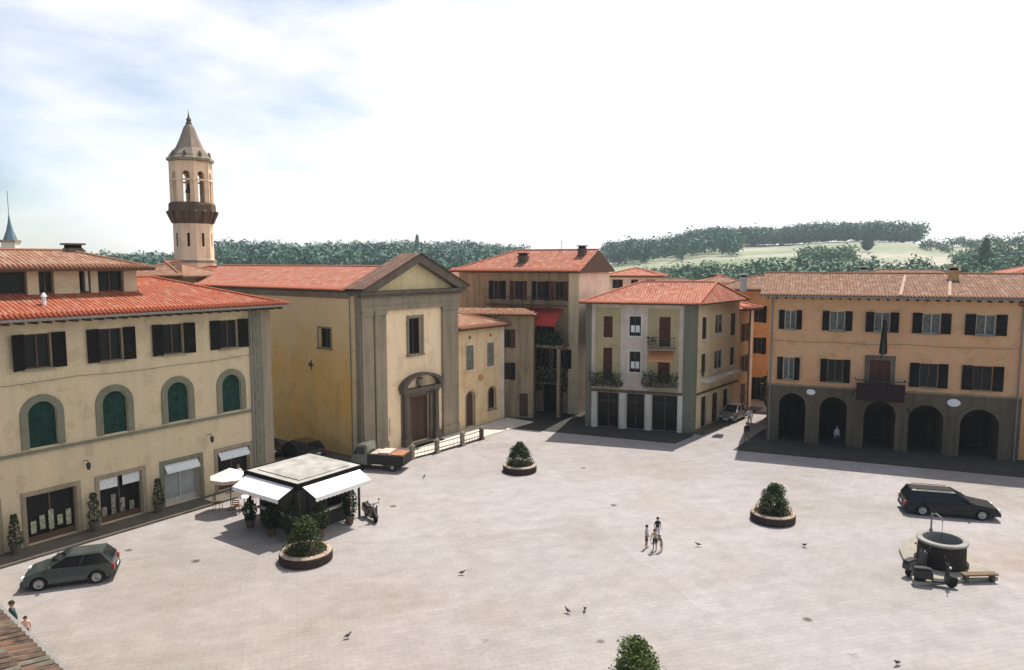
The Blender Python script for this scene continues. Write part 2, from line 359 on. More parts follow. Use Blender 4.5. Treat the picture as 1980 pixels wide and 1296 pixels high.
for i in range(14):
    for j in range(10): g.poly([(xs[i],ys[j],0),(xs[i+1],ys[j],0),(xs[i+1],ys[j+1],0),(xs[i],ys[j+1],0)])
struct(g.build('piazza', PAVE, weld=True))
g = MB()
for i in range(-6, 6):
    for j in range(-6, 5): g.poly([(i*900+0, j*900, -1.2),(i*900+900, j*900, -1.2),(i*900+900, j*900+900, -1.2),(i*900, j*900+900, -1.2)])
struct(g.build('ground', FIELD, weld=True))

def foliage(name, mat, n, size, fn, parent=None, seed=1):
    rnd = random.Random(seed); b = MB()
    for _ in range(n):
        p = Vector(fn(rnd)); s = size*rnd.uniform(.6, 1.3)
        d = Vector((rnd.gauss(0,1), rnd.gauss(0,1), rnd.gauss(0,1)+.4)).normalized(); u = d.orthogonal().normalized(); v = d.cross(u)
        a = rnd.uniform(0, PI); u, v = u*math.cos(a)+v*math.sin(a), v*math.cos(a)-u*math.sin(a)
        b.poly([p-u*s, p+v*s*.55, p+u*s, p-v*s*.55])
    return b.build(name, mat, parent)

# ------------------------------------------------------------------ building kit
def wall(mb, x0, x1, z0, z1, ops, depth=.3, back=True, mi=0, mr=None):
    """face at y=0 with openings (x0,x1,z0,z1,arch); reveals run to y=depth"""
    mr = mi if mr is None else mr
    xs = sorted({x0, x1, *[o[0] for o in ops], *[o[1] for o in ops]}); zs = sorted({z0, z1, *[o[2] for o in ops], *[o[3] for o in ops]})
    for a, b in zip(xs, xs[1:]):
        for c, d in zip(zs, zs[1:]):
            mx, mz = (a+b)/2, (c+d)/2
            if any(o[0] < mx < o[1] and o[2] < mz < o[3] for o in ops): continue
            mb.poly([(a,0,c),(b,0,c),(b,0,d),(a,0,d)], mi)
    for o in ops:
        a, b, c, d = o[:4]; arch = len(o) > 4 and o[4]; dp = o[5] if len(o) > 5 else depth
        if arch:
            r = (b-a)/2; cx = (a+b)/2; rise = r if arch is True else arch; sp = d-rise
            K = 14; pts = [(cx-r*math.cos(PI*k/K), sp+rise*math.sin(PI*k/K)) for k in range(K+1)]
            for (p, q) in zip(pts, pts[1:]):
                mb.poly([(p[0],0,p[1]),(q[0],0,q[1]),(q[0],0,d+1e-4),(p[0],0,d+1e-4)], mi)
                mb.poly([(p[0],0,p[1]),(p[0],dp,p[1]),(q[0],dp,q[1]),(q[0],0,q[1])], mr)
            top = sp
        else:
            top = d; mb.poly([(a,0,d),(a,dp,d),(b,dp,d),(b,0,d)], mr)
        mb.poly([(a,0,c),(a,dp,c),(a,dp,top),(a,0,top)], mr); mb.poly([(b,0,c),(b,0,top),(b,dp,top),(b,dp,c)], mr)
        if c > z0+.01: mb.poly([(a,0,c),(b,0,c),(b,dp,c),(a,dp,c)], mr)
def arch_pts(a, b, c, d, rise=None, K=14):
    r = (b-a)/2; cx = (a+b)/2; rise = rise or r; sp = d-rise
    return [(a, c)]+[(cx-r*math.cos(PI*k/K), sp+rise*math.sin(PI*k/K)) for k in range(K+1)]+[(b, c)]
def surround(parent, o, w_, mat, xf=None, proud=.06, sill=True):
    """stone frame round an opening, butted against the wall face"""
    a, b, c, d = o[:4]; arch = len(o) > 4 and o[4]; m = MB(xf)
    if arch:
        rise = (b-a)/2 if arch is True else arch
        i = arch_pts(a, b, c, d, rise); e = arch_pts(a-w_, b+w_, c, d+w_, rise+w_)
        for k in range(len(i)-1):
            m.poly([(e[k][0],-proud,e[k][1]),(i[k][0],-proud,i[k][1]),(i[k+1][0],-proud,i[k+1][1]),(e[k+1][0],-proud,e[k+1][1])])
            m.poly([(e[k][0],0,e[k][1]),(e[k][0],-proud,e[k][1]),(e[k+1][0],-proud,e[k+1][1]),(e[k+1][0],0,e[k+1][1])])
            m.poly([(i[k][0],-proud,i[k][1]),(i[k][0],0,i[k][1]),(i[k+1][0],0,i[k+1][1]),(i[k+1][0],-proud,i[k+1][1])])
    else:
        m.box(a-w_, a, -proud, .002, c, d); m.box(b, b+w_, -proud, .002, c, d); m.box(a-w_, b+w_, -proud, .002, d, d+w_)
    if sill: m.box(a-w_-.06, b+w_+.06, -proud-.08, .002, c-.12, c)
    return m.build('surround', mat, parent)
SHR = random.Random(21)
def window(parent, o, xf=None, style='glass', shut=None, shw=None, sy=.2, frame=None, glass=None, sill=None):
    """window in opening o. shut: shutter material; style: glass | closed ; shutters folded back on the wall"""
    a, b, c, d = o[:4]; arch = len(o) > 4 and o[4]; t = .07; frame = frame or FRM
    m = MB(xf)
    m.box(a, a+t, sy-.04, sy+.02, c, d-(.0 if not arch else (b-a)*.3)); m.box(b-t, b, sy-.04, sy+.02, c, d-(.0 if not arch else (b-a)*.3))
    m.box(a+t, b-t, sy-.04, sy+.02, c, c+t)
    if not arch: m.box(a+t, b-t, sy-.04, sy+.02, d-t, d)
    if style != 'closed': m.box((a+b)/2-.035, (a+b)/2+.035, sy-.05, sy+.015, c+t, d-t)
    w_ = m.build('window', frame, parent)
    p = MB(xf)
    pts = arch_pts(a, b, c, d, None if arch is True else arch) if arch else [(a,c),(a,d),(b,d),(b,c)]
    p.poly([(x, sy+.01, z) for x, z in reversed(pts)])
    p.build('pane' if style != 'closed' else 'backing', glass or (GL if style != 'closed' else BLK), w_)
    if style == 'closed':
        for s in (0, 1):
            q = MB(xf); cx = (a+b)/2; mid = 1e-2
            if arch:
                pp = [(x, z) for x, z in pts if (x <= cx+1e-6 if s == 0 else x >= cx-1e-6)]
                pp = (pp+[(cx-mid, c)] if s == 0 else [(cx+mid, c)]+pp)
                pp = [(min(x, cx-mid) if s == 0 else max(x, cx+mid), z) for x, z in pp]
                q.slab(pp, sy-.09, sy-.05)
            else: q.box(*( (a, cx-mid) if s == 0 else (cx+mid, b)), sy-.09, sy-.05, c, d)
            q.build('shutter', shut, w_)
    elif shut:
        sw = shw or (b-a)/2
        for s in (0, 1):
            ang = SHR.choice((.03,.05,.08,.12,.3,.42)); hx = a-.02 if s == 0 else b+.02
            q = MB((xf or Matrix.Identity(4)) @ Matrix.Translation((hx,-.03,0)) @ Matrix.Rotation(ang if s == 0 else -ang, 4, 'Z'))
            q.box(*((-sw,0) if s == 0 else (0,sw)), -.045, 0, c-.02, d+.02)
            q.box(*((-sw+.06,-.06) if s == 0 else (.06,sw-.06)), -.055, -.046, (c+d)/2-.04, (c+d)/2+.04); q.build('shutter', shut, w_)
    if sill:
        q = MB(xf); q.box(a-.1, b+.1, -.12, .01, c-.1, c-.001); q.build('sill', sill, w_)
    return w_
def roof(parent, x0, x1, y0, y1, z, slope, mat, hl=True, hr=True, name='roof', thick=.16, xf=None, ridgecap=True, sof=None):
    """outer eave rectangle; ridge along x; hips or gables"""
    d = (y1-y0)/2; yc = (y0+y1)/2; zr = z+d*slope
    ra = x0+(d if hl else 0); rb = x1-(d if hr else 0); sl_ = math.hypot(d, d*slope); m = MB(xf)
    m.poly([(x0,y0,z),(x1,y0,z),(rb,yc,zr),(ra,yc,zr)], 0, [(x0,0),(x1,0),(rb,sl_),(ra,sl_)])
    m.poly([(x1,y1,z),(x0,y1,z),(ra,yc,zr),(rb,yc,zr)], 0, [(x1,0),(x0,0),(ra,sl_),(rb,sl_)])
    if hl: m.poly([(x0,y1,z),(x0,y0,z),(ra,yc,zr)], 0, [(y1,0),(y0,0),(yc,sl_)])
    if hr: m.poly([(x1,y0,z),(x1,y1,z),(rb,yc,zr)], 0, [(y0,0),(y1,0),(yc,sl_)])
    # fascia and soffit
    c = [(x0,y0),(x1,y0),(x1,y1),(x0,y1)]
    for i in range(4):
        a = c[i]; b = c[(i+1)%4]
        m.poly([(a[0],a[1],z-thick),(b[0],b[1],z-thick),(b[0],b[1],z),(a[0],a[1],z)], 1)
    m.poly([(x,y,z-thick) for x, y in reversed(c)], 1)
    if not hl: m.poly([(x0,y1,z),(x0,y0,z),(x0,yc,zr)], 1)
    if not hr: m.poly([(x1,y0,z),(x1,y1,z),(x1,yc,zr)], 1)
    if ridgecap:
        segs = [((ra,yc,zr),(rb,yc,zr))]
        if hl: segs += [((x0,y0,z),(ra,yc,zr)), ((x0,y1,z),(ra,yc,zr))]
        if hr: segs += [((x1,y0,z),(rb,yc,zr)), ((x1,y1,z),(rb,yc,zr))]
        for a, b in segs: m.tube(a, b, .11, n=7, mi=2)
    # tile ends along the eaves
    n = int((x1-x0)/.24)
    for k in range(n):
        xk = x0+.12+k*.24
        m.tube((xk, y0-.05, z+.03), (xk, y0+.5, z+.03+.55*slope), .075, n=6, mi=2)
    o = m.build(name, [mat, sof or SOF, mat], parent); return o
def chimney(parent, x, y, z, h, mat, cap=T_BRN, s=.35, name='chimney', xf=None):
    m = MB(xf); m.box(x-s, x+s, y-s, y+s, z, z+h); m.box(x-s-.08, x+s+.08, y-s-.08, y+s+.08, z+h-.22, z+h-.1, 0)
    m.box(x-s+.06, x+s-.06, y-s+.06, y+s-.06, z+h, z+h+.18, 1); m.box(x-s-.1, x+s+.1, y-s-.1, y+s+.1, z+h+.18, z+h+.28, 0)
    return m.build(name, [mat, BLK], parent)
def shell(parent, x0, x1, y1, z1, mat, name='wall', openings_r=None, y0=0.0):
    """side and back walls of a block whose front is built apart"""
    m = MB(); m.poly([(x1,y0,0),(x1,y1,0),(x1,y1,z1),(x1,y0,z1)]); m.poly([(x0,y1,0),(x0,y0,0),(x0,y0,z1),(x0,y1,z1)])
    m.poly([(x1,y1,0),(x0,y1,0),(x0,y1,z1),(x1,y1,z1)]); return m.build(name, mat, parent)
def pipe(parent, x, y, z0, z1, xf=None, mat=None):
    m = MB(xf); m.tube((x,y,z0),(x,y,z1), .06); return m.build('downpipe', mat or GUT, parent)

# ================================================================== LEFT BUILDING
LB = thing('palazzo', 'three storey ochre building with arched green shutters above a row of shopfronts', 'building', (-16.14, 47.72), R(90-35.2))
ups = [-20.95,-17.35,-13.75,-10.12,-6.57,-2.93]; ars = [-20.95,-17.35,-13.75,-10.12,-6.45,-2.9]; shs = [(-20.9,2.3),(-17.2,2.3),(-13.55,2.4),(-10.0,2.35),(-6.4,2.3),(-2.9,2.3)]
uo = [(u-.62,u+.62,9.15,10.92) for u in ups]; ao = [(u-.66,u+.66,5.1,7.45,True) for u in ars]; so_ = [(u-w_/2,u+w_/2,.12,2.68,False,.75) for u, w_ in shs]
m = MB(); wall(m, -24, -1.25, 0, 11.62, uo+ao+so_, .3); m.build('wall', P_LB, LB)
shell(LB, -24, -1.25, 10, 11.62, P_LB)
m = MB(); m.box(-1.25, .05, -.06, 10.02, 0, 11.6); m.build('quoin', S_GG, LB)
m = MB(); m.box(-.62,.1,-.1,.4,0,11.55); m.build('corner_strip', S_GR, LB)
m = MB()
for k in range(23):
    m.box(-1.2 if k%2 else -1.0, -.63, -.085, -.05, k*.5+.02, k*.5+.48)
m.build('quoin', S_GG, LB)
m = MB(); m.box(-24, -1.26, -.13, -.001, 4.84, 4.98); m.build('string_course', S_GG, LB)
for o in uo: window(LB, o, shut=SH_D, shw=.66, sill=S_GR)
for o in ao:
    window(LB, o, style='closed', shut=SH_G); surround(LB, o, .36, S_GG, proud=.07, sill=False)
pipe(LB, -1.42, -.1, 0, 11.5)
m = MB(); m.box(.06, .75, .9, .95, 9.1, 10.8); m.build('shutter', SH_D, LB)
ant = None
def antenna(parent, x, y, z, h=2.2):
    m = MB(); m.tube((x,y,z),(x,y,z+h),.022,n=5)
    for k in range(4): m.tube((x-.35+.03*k,y,z+h-.15-.14*k),(x+.35-.03*k,y,z+h-.15-.14*k),.012,n=4)
    m.tube((x,y-.4,z+h-.3),(x,y+.4,z+h-.3),.012,n=4); m.build('antenna', GUT, parent)
antenna(LB, -15.5, 5.0, 14.9, 1.8)
r_ = roof(LB, -24.6, 1.0, -1.0, 11.0, 11.78, .30, T_RED, False, True)
m = MB(); m.box(-24.6, 1.05, -1.14, -1.0, 11.62, 11.74); m.build('gutter', GUT, LB)
for k in range(32):
    pass
m = MB()
for k in range(40): m.box(-24.2+k*.63, -24.08+k*.63, -.95, -.001, 11.46, 11.61)
m.build('rafter', SOF, LB)
# attic storey
m = MB(T(0, 2.4, 0)); at_o = [(-17.2,-13.1,12.72,14.05), (-12.55,-11.8,12.72,14.05), (-10.5,-9.9,12.72,14.05), (-9.5,-8.05,12.72,14.05)]
wall(m, -18.5, -7.3, 12.3, 14.15, at_o, .4); m.build('attic_wall', P_LB, LB)
m = MB(); m.poly([(-7.3,2.4,12.3),(-7.3,7.6,12.3),(-7.3,7.6,14.15),(-7.3,2.4,14.15)]); m.poly([(-18.5,7.6,12.3),(-18.5,2.4,12.3),(-18.5,2.4,14.15),(-18.5,7.6,14.15)]); m.poly([(-7.3,7.6,12.3),(-18.5,7.6,12.3),(-18.5,7.6,14.15),(-7.3,7.6,14.15)]); m.build('attic_wall', P_LB, LB)
for o in at_o: window(LB, o, T(0,2.4,0), sy=.3)
m = MB(); m.box(-10.25, -10.1, 2.25, 2.4, 12.9, 14.1); m.build('attic_post', FRW, LB)
roof(LB, -19.2, -6.5, 1.7, 8.3, 14.2, .30, T_BRN, True, True, 'attic_roof')
ch = chimney(LB, -9.5, 5.2, 14.6, .75, S_DK, s=.4)
m = MB(); m.tube((-13.0,.8,12.2),(-13.0,.8,12.75), .11); m.tube((-13.0,.8,12.75),(-13.0,.8,12.95), .17, .05); m.build('flue', WHT, LB)
# shopfronts
for i, (u, w_) in enumerate(shs):
    o = (u-w_/2, u+w_/2, .12, 2.68)
    s = surround(LB, o, .22, S_GR if i != 4 else S_GG, proud=.05, sill=False); s.name = 'shop_surround'
    m = MB(); a, b = o[0], o[1]
    m.box(a, b, .3, .36, .12, .45); m.box(a, a+.07, .3, .38, .45, 2.68); m.box(b-.07, b, .3, .38, .45, 2.68); m.box(a+.07, b-.07, .3, .38, 2.55, 2.68); m.box(u-.04, u+.04, .3, .38, .45, 2.55)
    sf = m.build('shopfront', FRM if i not in (4,) else FRW, LB)
    m = MB(); m.poly([(a,.35,.45),(b,.35,.45),(b,.35,2.6),(a,.35,2.6)]); m.build('pane', GL, sf) if i != 4 else m.build('pane', plain('grey_pane', (.28,.31,.31), .2, .5), sf)
    if i == 3:
        for s_ in (-1, 1):
            m = MB(); m.box(u+s_*.62-.48, u+s_*.62+.48, .12, .16, 2.05, 2.62); m.build('blind', WBL, sf)
    if i in (4, 5):
        m = MB(); m.poly([(a+.1,.1,2.6),(b-.1,.1,2.6),(b-.1,-.22,2.25),(a+.1,-.22,2.25)]); m.poly([(a+.1,-.22,2.25),(b-.1,-.22,2.25),(b-.1,-.22,2.12),(a+.1,-.22,2.12)]); m.build('blind', WBL, sf)
    if i == 2:
        m = MB()
        for k in range(5): m.box(a+.25+k*.42, a+.5+k*.42, .25, .29, .6+.12*(k%2), 1.25+.2*((k*7)%3))
        m.build('window_display', plain('display_goods', (.32,.33,.22), .8, scale=9, var=.6), sf)
    if i == 3:
        m = MB()
        for k in range(4): m.box(a+.2+k*.5, a+.45+k*.5, .25, .29, .5, 1.0+.3*((k*5)%3))
        m.build('window_display', plain('display_clothes', (.22,.2,.17), .8, scale=7, var=.7), sf)
# raised pavement along the building, toned dark to deepen its shade strip
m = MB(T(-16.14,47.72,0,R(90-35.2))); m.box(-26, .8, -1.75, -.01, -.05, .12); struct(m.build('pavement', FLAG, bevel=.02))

# topiary pots
def topiary(label, pos, kind):
    t = thing('potted_topiary', label, 'plant', (pos[0], pos[1], .12), 0, 'potted topiary between the shopfronts')
    m = MB(); m.lathe([(.2,0),(.27,.42),(.31,.44),(.31,.5),(.25,.5)], n=16); m.build('pot', S_DK, t, smooth=False)
    m = MB(); m.tube((0,0,.45),(0,0,1.7), .03); m.build('stem', BARK, t)
    def fn(r):
        if kind == 'balls':
            c, q = r.choice([(.85,.34),(1.45,.27),(1.9,.18)])
        else:
            z = r.uniform(.5, 2.0); q = .33*(1-(z-.5)/1.9)+.05; a = r.uniform(0,2*PI); k = q*r.uniform(.6,1.05); return (k*math.cos(a), k*math.sin(a), z)
        v = Vector((r.gauss(0,1), r.gauss(0,1), r.gauss(0,1))).normalized()*q*r.uniform(.75,1.08); return (v.x, v.y, c+v.z)
    foliage('foliage', LFD, 900, .05, fn, t, 3)
def lbpt(u, off): 
    d = (math.sin(R(35.2)), math.cos(R(35.2))); return (-16.14+u*d[0]+off*d[1], 47.72+u*d[1]-off*d[0])
topiary('dark ball topiary in a pot left of the leftmost visible shop window', lbpt(-15.5, .5), 'cone')
topiary('triple ball topiary in a pot between the display window and the white blinds shop', lbpt(-11.75, .5), 'balls')
topiary('narrow dark cone topiary in a pot left of the shop with the grey pane', lbpt(-8.2, .5), 'cone')

# ================================================================== CHURCH
CH = thing('church', 'church with cream pedimented facade and golden plaster side wall', 'church', (-11.03, 52.65), R(53))
W_ = 10.6; XC = 5.45
win = (XC-.62, XC+.82, 7.25, 10.15); door = (XC-1.2+.5, XC+1.2+.5, .15, 3.9)
m = MB(); wall(m, .001, W_-.001, 0, 12.2, [win, (door[0],door[1],.15,3.9,False,.5)], .35); m.build('wall', P_CF, CH)
# flank: left side wall seen from the piazza
fx = Matrix.Rotation(R(-90), 4, 'Z')   # local x -> -y
fx = Matrix(((0,1,0,0),(-1,0,0,0),(0,0,1,0),(0,0,0,1)))  # (x,y)->(y,-x)
fo = [(-4.85,-3.4,8.0,9.5), (-14.5,-13.1,8.0,9.5)]
fo2 = [(a+0, b, c, d) for a, b, c, d in fo]
m = MB(fx); wall(m, -26, -.01, 0, 12.35, fo2, .45); m.build('flank_wall', P_FL, CH)
m = MB(); m.poly([(W_,0,0),(W_,26,0),(W_,26,12.3),(W_,0,12.3)]); m.poly([(W_,26,0),(0,26,0),(0,26,12.3),(XC,26,14.3),(W_,26,12.3)]); m.build('flank_wall', P_FL, CH)
for o in fo2: window(CH, o, fx, sy=.3); surround(CH, o, .12, S_GR, fx)
m = MB(fx); m.box(-6.15,-5.55,-.05,-.002,6.5,6.6); m.box(-5.9,-5.8,-.05,-.002,6.2,6.9); m.box(-6.1,-6.0,-.05,-.002,6.4,6.7); m.build('wall_tie', IRON, CH)
# flank cornice, corner strips
m = MB(fx); m.box(-26, -.9, -.35, -.001, 12.05, 12.3); m.box(-26, -.9, -.18, -.001, 11.85, 12.049); m.build('cornice', S_GR, CH)
m = MB(fx); m.box(-.95, -.55, -.14, -.001, 0, 12.04); m.build('pilaster', P_AN, CH)
m = MB(fx); m.box(-.5, -.002, -.10, -.001, 0, 12.04); m.box(-1.15,-.96,-.1,-.001,0,12.0); m.build('pilaster', S_GR, CH)
# front pilasters
for a, b in ((.0,1.05),(1.2,2.3),(8.6,9.6),(9.7,10.6)):
    m = MB(); pr = -.22 if b in (2.3, 9.6) else -.14
    m.box(a, b, pr, -.001, .9, 10.6); m.box(a-.06 if a > .5 else a, b+.06 if b < 10 else b, pr-.08, -.001, 0, .9); m.box(a-.05 if a > .5 else a, b+.05 if b < 10 else b, pr-.08, -.001, 10.6, 10.9); m.build('pilaster', S_GR, CH)
m = MB(); m.box(-.1, W_+.1, -.26, -.001, 10.9, 11.25); m.box(-.1, W_+.1, -.2, -.001, 11.25, 11.95); m.build('frieze', S_GR, CH)
m = MB(); m.box(-.3, W_+.25, -.45, -.001, 11.97, 12.17); m.box(-.5, W_+.42, -.65, .9, 12.17, 12.4); m.build('cornice', S_DK, CH)
# pediment
m = MB(); m.poly([(.1,-.12,12.42),(W_-.1,-.12,12.42),(XC,-.12,14.75)]); m.build('tympanum', plaster('yellow_plaster', (.70,.58,.34), (.5,.42,.26), .4), CH)
for s in (-1, 1):
    m = MB(); x0 = XC-s*0; xe = XC+s*(W_/2+.5)
    pr = [(xe, 12.42), (xe, 12.62), (XC, 15.2), (XC, 14.55), (XC+s*(W_/2-.7), 12.42)]
    if s > 0: pr = pr[::-1]
    m.slab(pr, -.78, .55); m.build('raking_cornice', S_DK, CH, weld=True)
    m = MB(); dx = W_/2+.58; q = [(XC, 15.26), (XC+s*dx, 12.6)]
    pts = [(q[1][0],-.9,q[1][1]),(q[0][0],-.9,q[0][1]),(q[0][0],1.3,q[0][1]),(q[1][0],1.3,q[1][1])]
    if s < 0: pts = [pts[1],pts[0],pts[3],pts[2]]
    m.poly(pts, 0, [(0,0),(0,6.2),(2.2,6.2),(2.2,0)] if s > 0 else [(0,6.2),(0,0),(2.2,0),(2.2,6.2)])
    m.poly([(x,y,z-.07) for x,y,z in reversed(pts)], 0); m.build('roof', T_DKR, CH)
m = MB(); m.poly([(0,1.29,12.3),(0,.001,12.3),(0.0,.001,12.5),(0,1.29,12.5)]); m.poly([(W_+.5,1.28,12.45),(-.5,1.28,12.45),(XC,1.28,15.1)]); m.build('parapet', S_GR, CH)
# nave roof, ridge along local y
nx = Matrix(((0,1,0,0),(-1,0,0,0),(0,0,1,0),(0,0,0,1)))
roof(CH, -26.4, -1.3, -.62, W_+.62, 12.48, .29, T_PNK, False, False, 'nave_roof', xf=nx)
# window and portal
window(CH, win, sy=.28, glass=GL); surround(CH, win, .22, S_GR, proud=.1)
m = MB(); m.box(door[0]-.02, XC+.49, .3, .36, .15, 3.9); m.box(XC+.51, door[1]+.02, .3, .36, .15, 3.9)
for s in (0, 1):
    for k in range(4): 
        x0 = door[0]+.12 if s == 0 else XC+.63; m.box(x0, x0+.85, .27, .3, .35+k*.88, 1.05+k*.88)
dd_ = m.build('door', DOORW, CH)
PX = XC+.5
m = MB()
for s in (-1, 1):
    x = PX+s*1.72; m.box(x-.36, x+.36, -.5, -.0, 0, .8); m.lathe([(.22,.8),(.27,.86),(.22,.95),(.19,4.05),(.27,4.15),(.27,4.3)], (x,-.28), 14)
    m.box(x-.34, x+.34, -.12, -.001, .8, 4.3); m.box(x-s*.5-.13, x-s*.5+.13, -.16, -.001, .15, 4.1)
m.box(PX-2.2, PX+2.2, -.56, -.001, 4.3, 4.62); m.box(PX-1.3, PX+1.3, -.16, -.001, 3.9, 4.3); m.build('portal', S_DK, CH)
m = MB(); K = 16; ri, ro = 1.9, 2.3
for k in range(K):
    a0 = PI*k/K; a1 = PI*(k+1)/K
    P = lambda r, a, y: (PX-r*1.02*math.cos(a), y, 4.62+r*.5*math.sin(a))
    m.poly([P(ro,a0,-.62),P(ri,a0,-.62),P(ri,a1,-.62),P(ro,a1,-.62)]); m.poly([P(ro,a0,-.62),P(ro,a1,-.62),P(ro,a1,0),P(ro,a0,0)]); m.poly([P(ri,a0,-.62),P(ri,a0,0),P(ri,a1,0),P(ri,a1,-.62)])
m.build('portal_hood', S_DK, CH)
m = MB(); m.lathe([(.05,4.62),(.3,4.7),(.42,5.0),(.3,5.3),(.05,5.4)], (PX,-.2), 12); m.build('portal_crest', S_GR, CH)
m = MB(); m.box(PX-1.9, PX+1.9, -1.1, -.57, 0, .07); m.box(PX-1.6,PX+1.6,-.56,.0,.0,.14); m.build('steps', S_GR, CH)
m = MB(); m.box(2.62,2.8,-.08,-.001,1.2,2.6); m.build('notice_board', P_PINK, CH)

# churchyard platform with stone posts
m = MB(T(-11.03,52.65,0,R(53))); m.box(-.4, 17.6, -3.0, -.01, -.05, .07); struct(m.build('churchyard', plaster('platform_stone', (.70,.62,.54), (.55,.48,.4), .4), bevel=.02))
pl = [(797,888),(845,876),(894,862),(931,850)]
pos = [G(*p) for p in pl]
t0 = None
names = ['nearest the parked pickup, leftmost in the churchyard row', 'below the right edge of the church door', 'below the right pilasters of the church', 'farthest from the pickup, before the annex door']
for i, p in enumerate(pos):
    t = thing('stone_post', 'squat stone post '+names[i], 'post', (p[0], p[1], .0), R(53), 'stone posts along the churchyard edge')
    m = MB(); m.box(-.2,.2,-.2,.2,0,.14); m.box(-.14,.14,-.14,.14,.14,.92); m.build('shaft', S_GR if i != 3 else S_BR, t, bevel=.015)
    m = MB(); m.box(-.19,.19,-.19,.19,.92,1.0); m.lathe([(.13,1.0),(.15,1.06),(.02,1.2)], n=10); m.build('cap', S_GR, t)
for i in range(3):
    a = Vector((*pos[i], .75)); b = Vector((*pos[i+1], .75)); d = (b-a).normalized(); a += d*.15; b -= d*.15
    m = MB(); m.tube(a, b, .035); m.tube(a-Vector((0,0,.4)), b-Vector((0,0,.4)), .03); m.tube(a-Vector((0,0,.68)), b-Vector((0,0,.68)), .05)
    n = 6
    for k in range(1, n): c = a.lerp(b, k/n); m.tube(c-Vector((0,0,.66)), c, .012, n=5)
    tag(m.build('railing', IRON), ['low iron railing between first and second stone posts by the pickup', 'low iron railing between the two middle stone posts', 'low iron railing between third post and the post by the annex'][i], 'railing', 'railings along the churchyard edge')

# ================================================================== ANNEX
AN = thing('rectory', 'small two storey golden house attached to the right of the church', 'house', (-11.03, 52.65), R(53))
ax0, ax1 = 10.64, 17.4
a_o = [(12.0,13.05,5.15,7.3),(14.9,15.95,5.15,7.3),(12.0,13.1,.1,3.2,True),(15.1,16.1,1.2,3.2,True),(12.4,12.7,7.85,8.15),(15.3,15.6,7.85,8.15)]
m = MB(T(0,.25,0)); wall(m, ax0, ax1, 0, 8.72, a_o, .28); m.build('wall', P_AN, AN)
m = MB(); m.poly([(ax1,.25,0),(ax1,9,0),(ax1,9,8.7),(ax1,.25,8.7)]); m.poly([(ax1,9,0),(ax0,9,0),(ax0,9,8.7),(ax1,9,8.7)]); m.build('wall', P_AN, AN)
ax = T(0,.25,0)
for o in a_o[:2]: window(AN, o, ax, 'closed', SH_GR, sy=.14); surround(AN, o, .1, P_PINK, ax, .03)
window(AN, a_o[3], ax, 'glass'); surround(AN, a_o[3], .12, S_GR, ax, .04)
for o in a_o[4:]: window(AN, o, ax, 'glass')
m = MB(ax); pts = arch_pts(12.0,13.1,.1,3.2); m.poly([(x,.2,z) for x,z in reversed(pts)]); m.build('door', DOORW, AN)
surround(AN, a_o[2], .12, S_GR, ax, .04, False)
m = MB(ax); m.box(16.85,17.4,-.05,-.001,0,8.7); m.build('quoin', P_PINK, AN)
m = MB(ax); m.lathe([(.02,-.03),(.3,-.03),(.3,.0)], n=12, cap=True); 
m = MB(ax @ Matrix.Translation((14.0,0,4.3)) @ Matrix.Rotation(R(90),4,'X')); m.lathe([(.32,.001),(.32,.04),(.22,.07)], n=14); m.build('plaque', ORC, AN)
roof(AN, ax0+.01, ax1+.5, -.35, 8.6, 8.86, .30, T_BRN, False, True)

# ================================================================== BELL TOWER
def px2x(px, y, z): return (px-990)/1400.*(y*math.cos(PITCH)-(z-CAM_H)*math.sin(PITCH))
TW = thing('bell_tower', 'tall octagonal bell tower with dark corbelled gallery and pointed spire', 'tower', (px2x(374,78,18), 78), R(22.5+8))
m = MB(); m.lathe([(2.45,0),(2.4,14.55),(2.22,14.9),(2.2,18.6)], n=8); m.build('shaft', P_TW, TW)
m = MB(); m.lathe([(2.5,14.5),(2.52,14.75),(2.42,14.78)], n=8); m.build('band', S_GR, TW)
m = MB(); m.lathe([(2.15,18.5),(2.3,18.75),(2.5,19.3),(2.62,19.8),(2.58,20.6),(2.42,20.8),(2.42,20.4),(2.0,20.4)], n=8, cap=False)
for k in range(16):
    a = 2*PI*k/16; m.tube((2.2*math.cos(a),2.2*math.sin(a),18.7),(2.72*math.cos(a),2.72*math.sin(a),19.9), .16, .22, n=5)
m.build('gallery', S_BR, TW)
def tower_face(k, r, z0, z1, ops, mat, name='belfry', dp=.35):
    ap = r*math.cos(PI/8); hw = r*math.sin(PI/8); a = PI/8+k*PI/4
    xf = Matrix.Rotation(a+PI/2,4,'Z') @ Matrix.Translation((0,-ap,0))
    m = MB(xf); wall(m, -hw, hw, z0, z1, ops, dp); return m
bel = None
m = MB()
for k in range(8):
    q = tower_face(k, 2.3, 20.3, 25.0, [(-.42,.42,20.7,24.0,True)], P_TW); m.v_off = len(m.v)
    b0 = len(m.v); m.v += q.v; m.f += [[i+b0 for i in f] for f in q.f]; m.uv += q.uv; m.m += q.m
m.build('belfry', P_TW, TW)
m = MB()
for k in range(8):
    a = 2*PI*k/8
    m.tube((2.28*math.cos(a),2.28*math.sin(a),20.4),(2.28*math.cos(a),2.28*math.sin(a),25.0), .1, n=6)
m.lathe([(2.36,23.0),(2.42,23.1),(2.36,23.2)], n=8, cap=False); m.build('belfry_moulding', P_TW, TW)
m = MB(); m.lathe([(.1,22.9),(.5,22.8),(.55,22.3),(.75,21.9)], n=14, cap=False); m.tube((0,0,22.9),(0,0,24.8),.06); m.tube((-1.6,0,24.0),(1.6,0,24.0),.07); m.build('bell', plain('bronze', (.08,.06,.03), .4, .5, .8), TW)
m = MB(); m.lathe([(2.3,25.0),(2.62,25.1),(2.62,25.35),(2.4,25.5)], n=8); m.build('cornice', S_GR, TW)
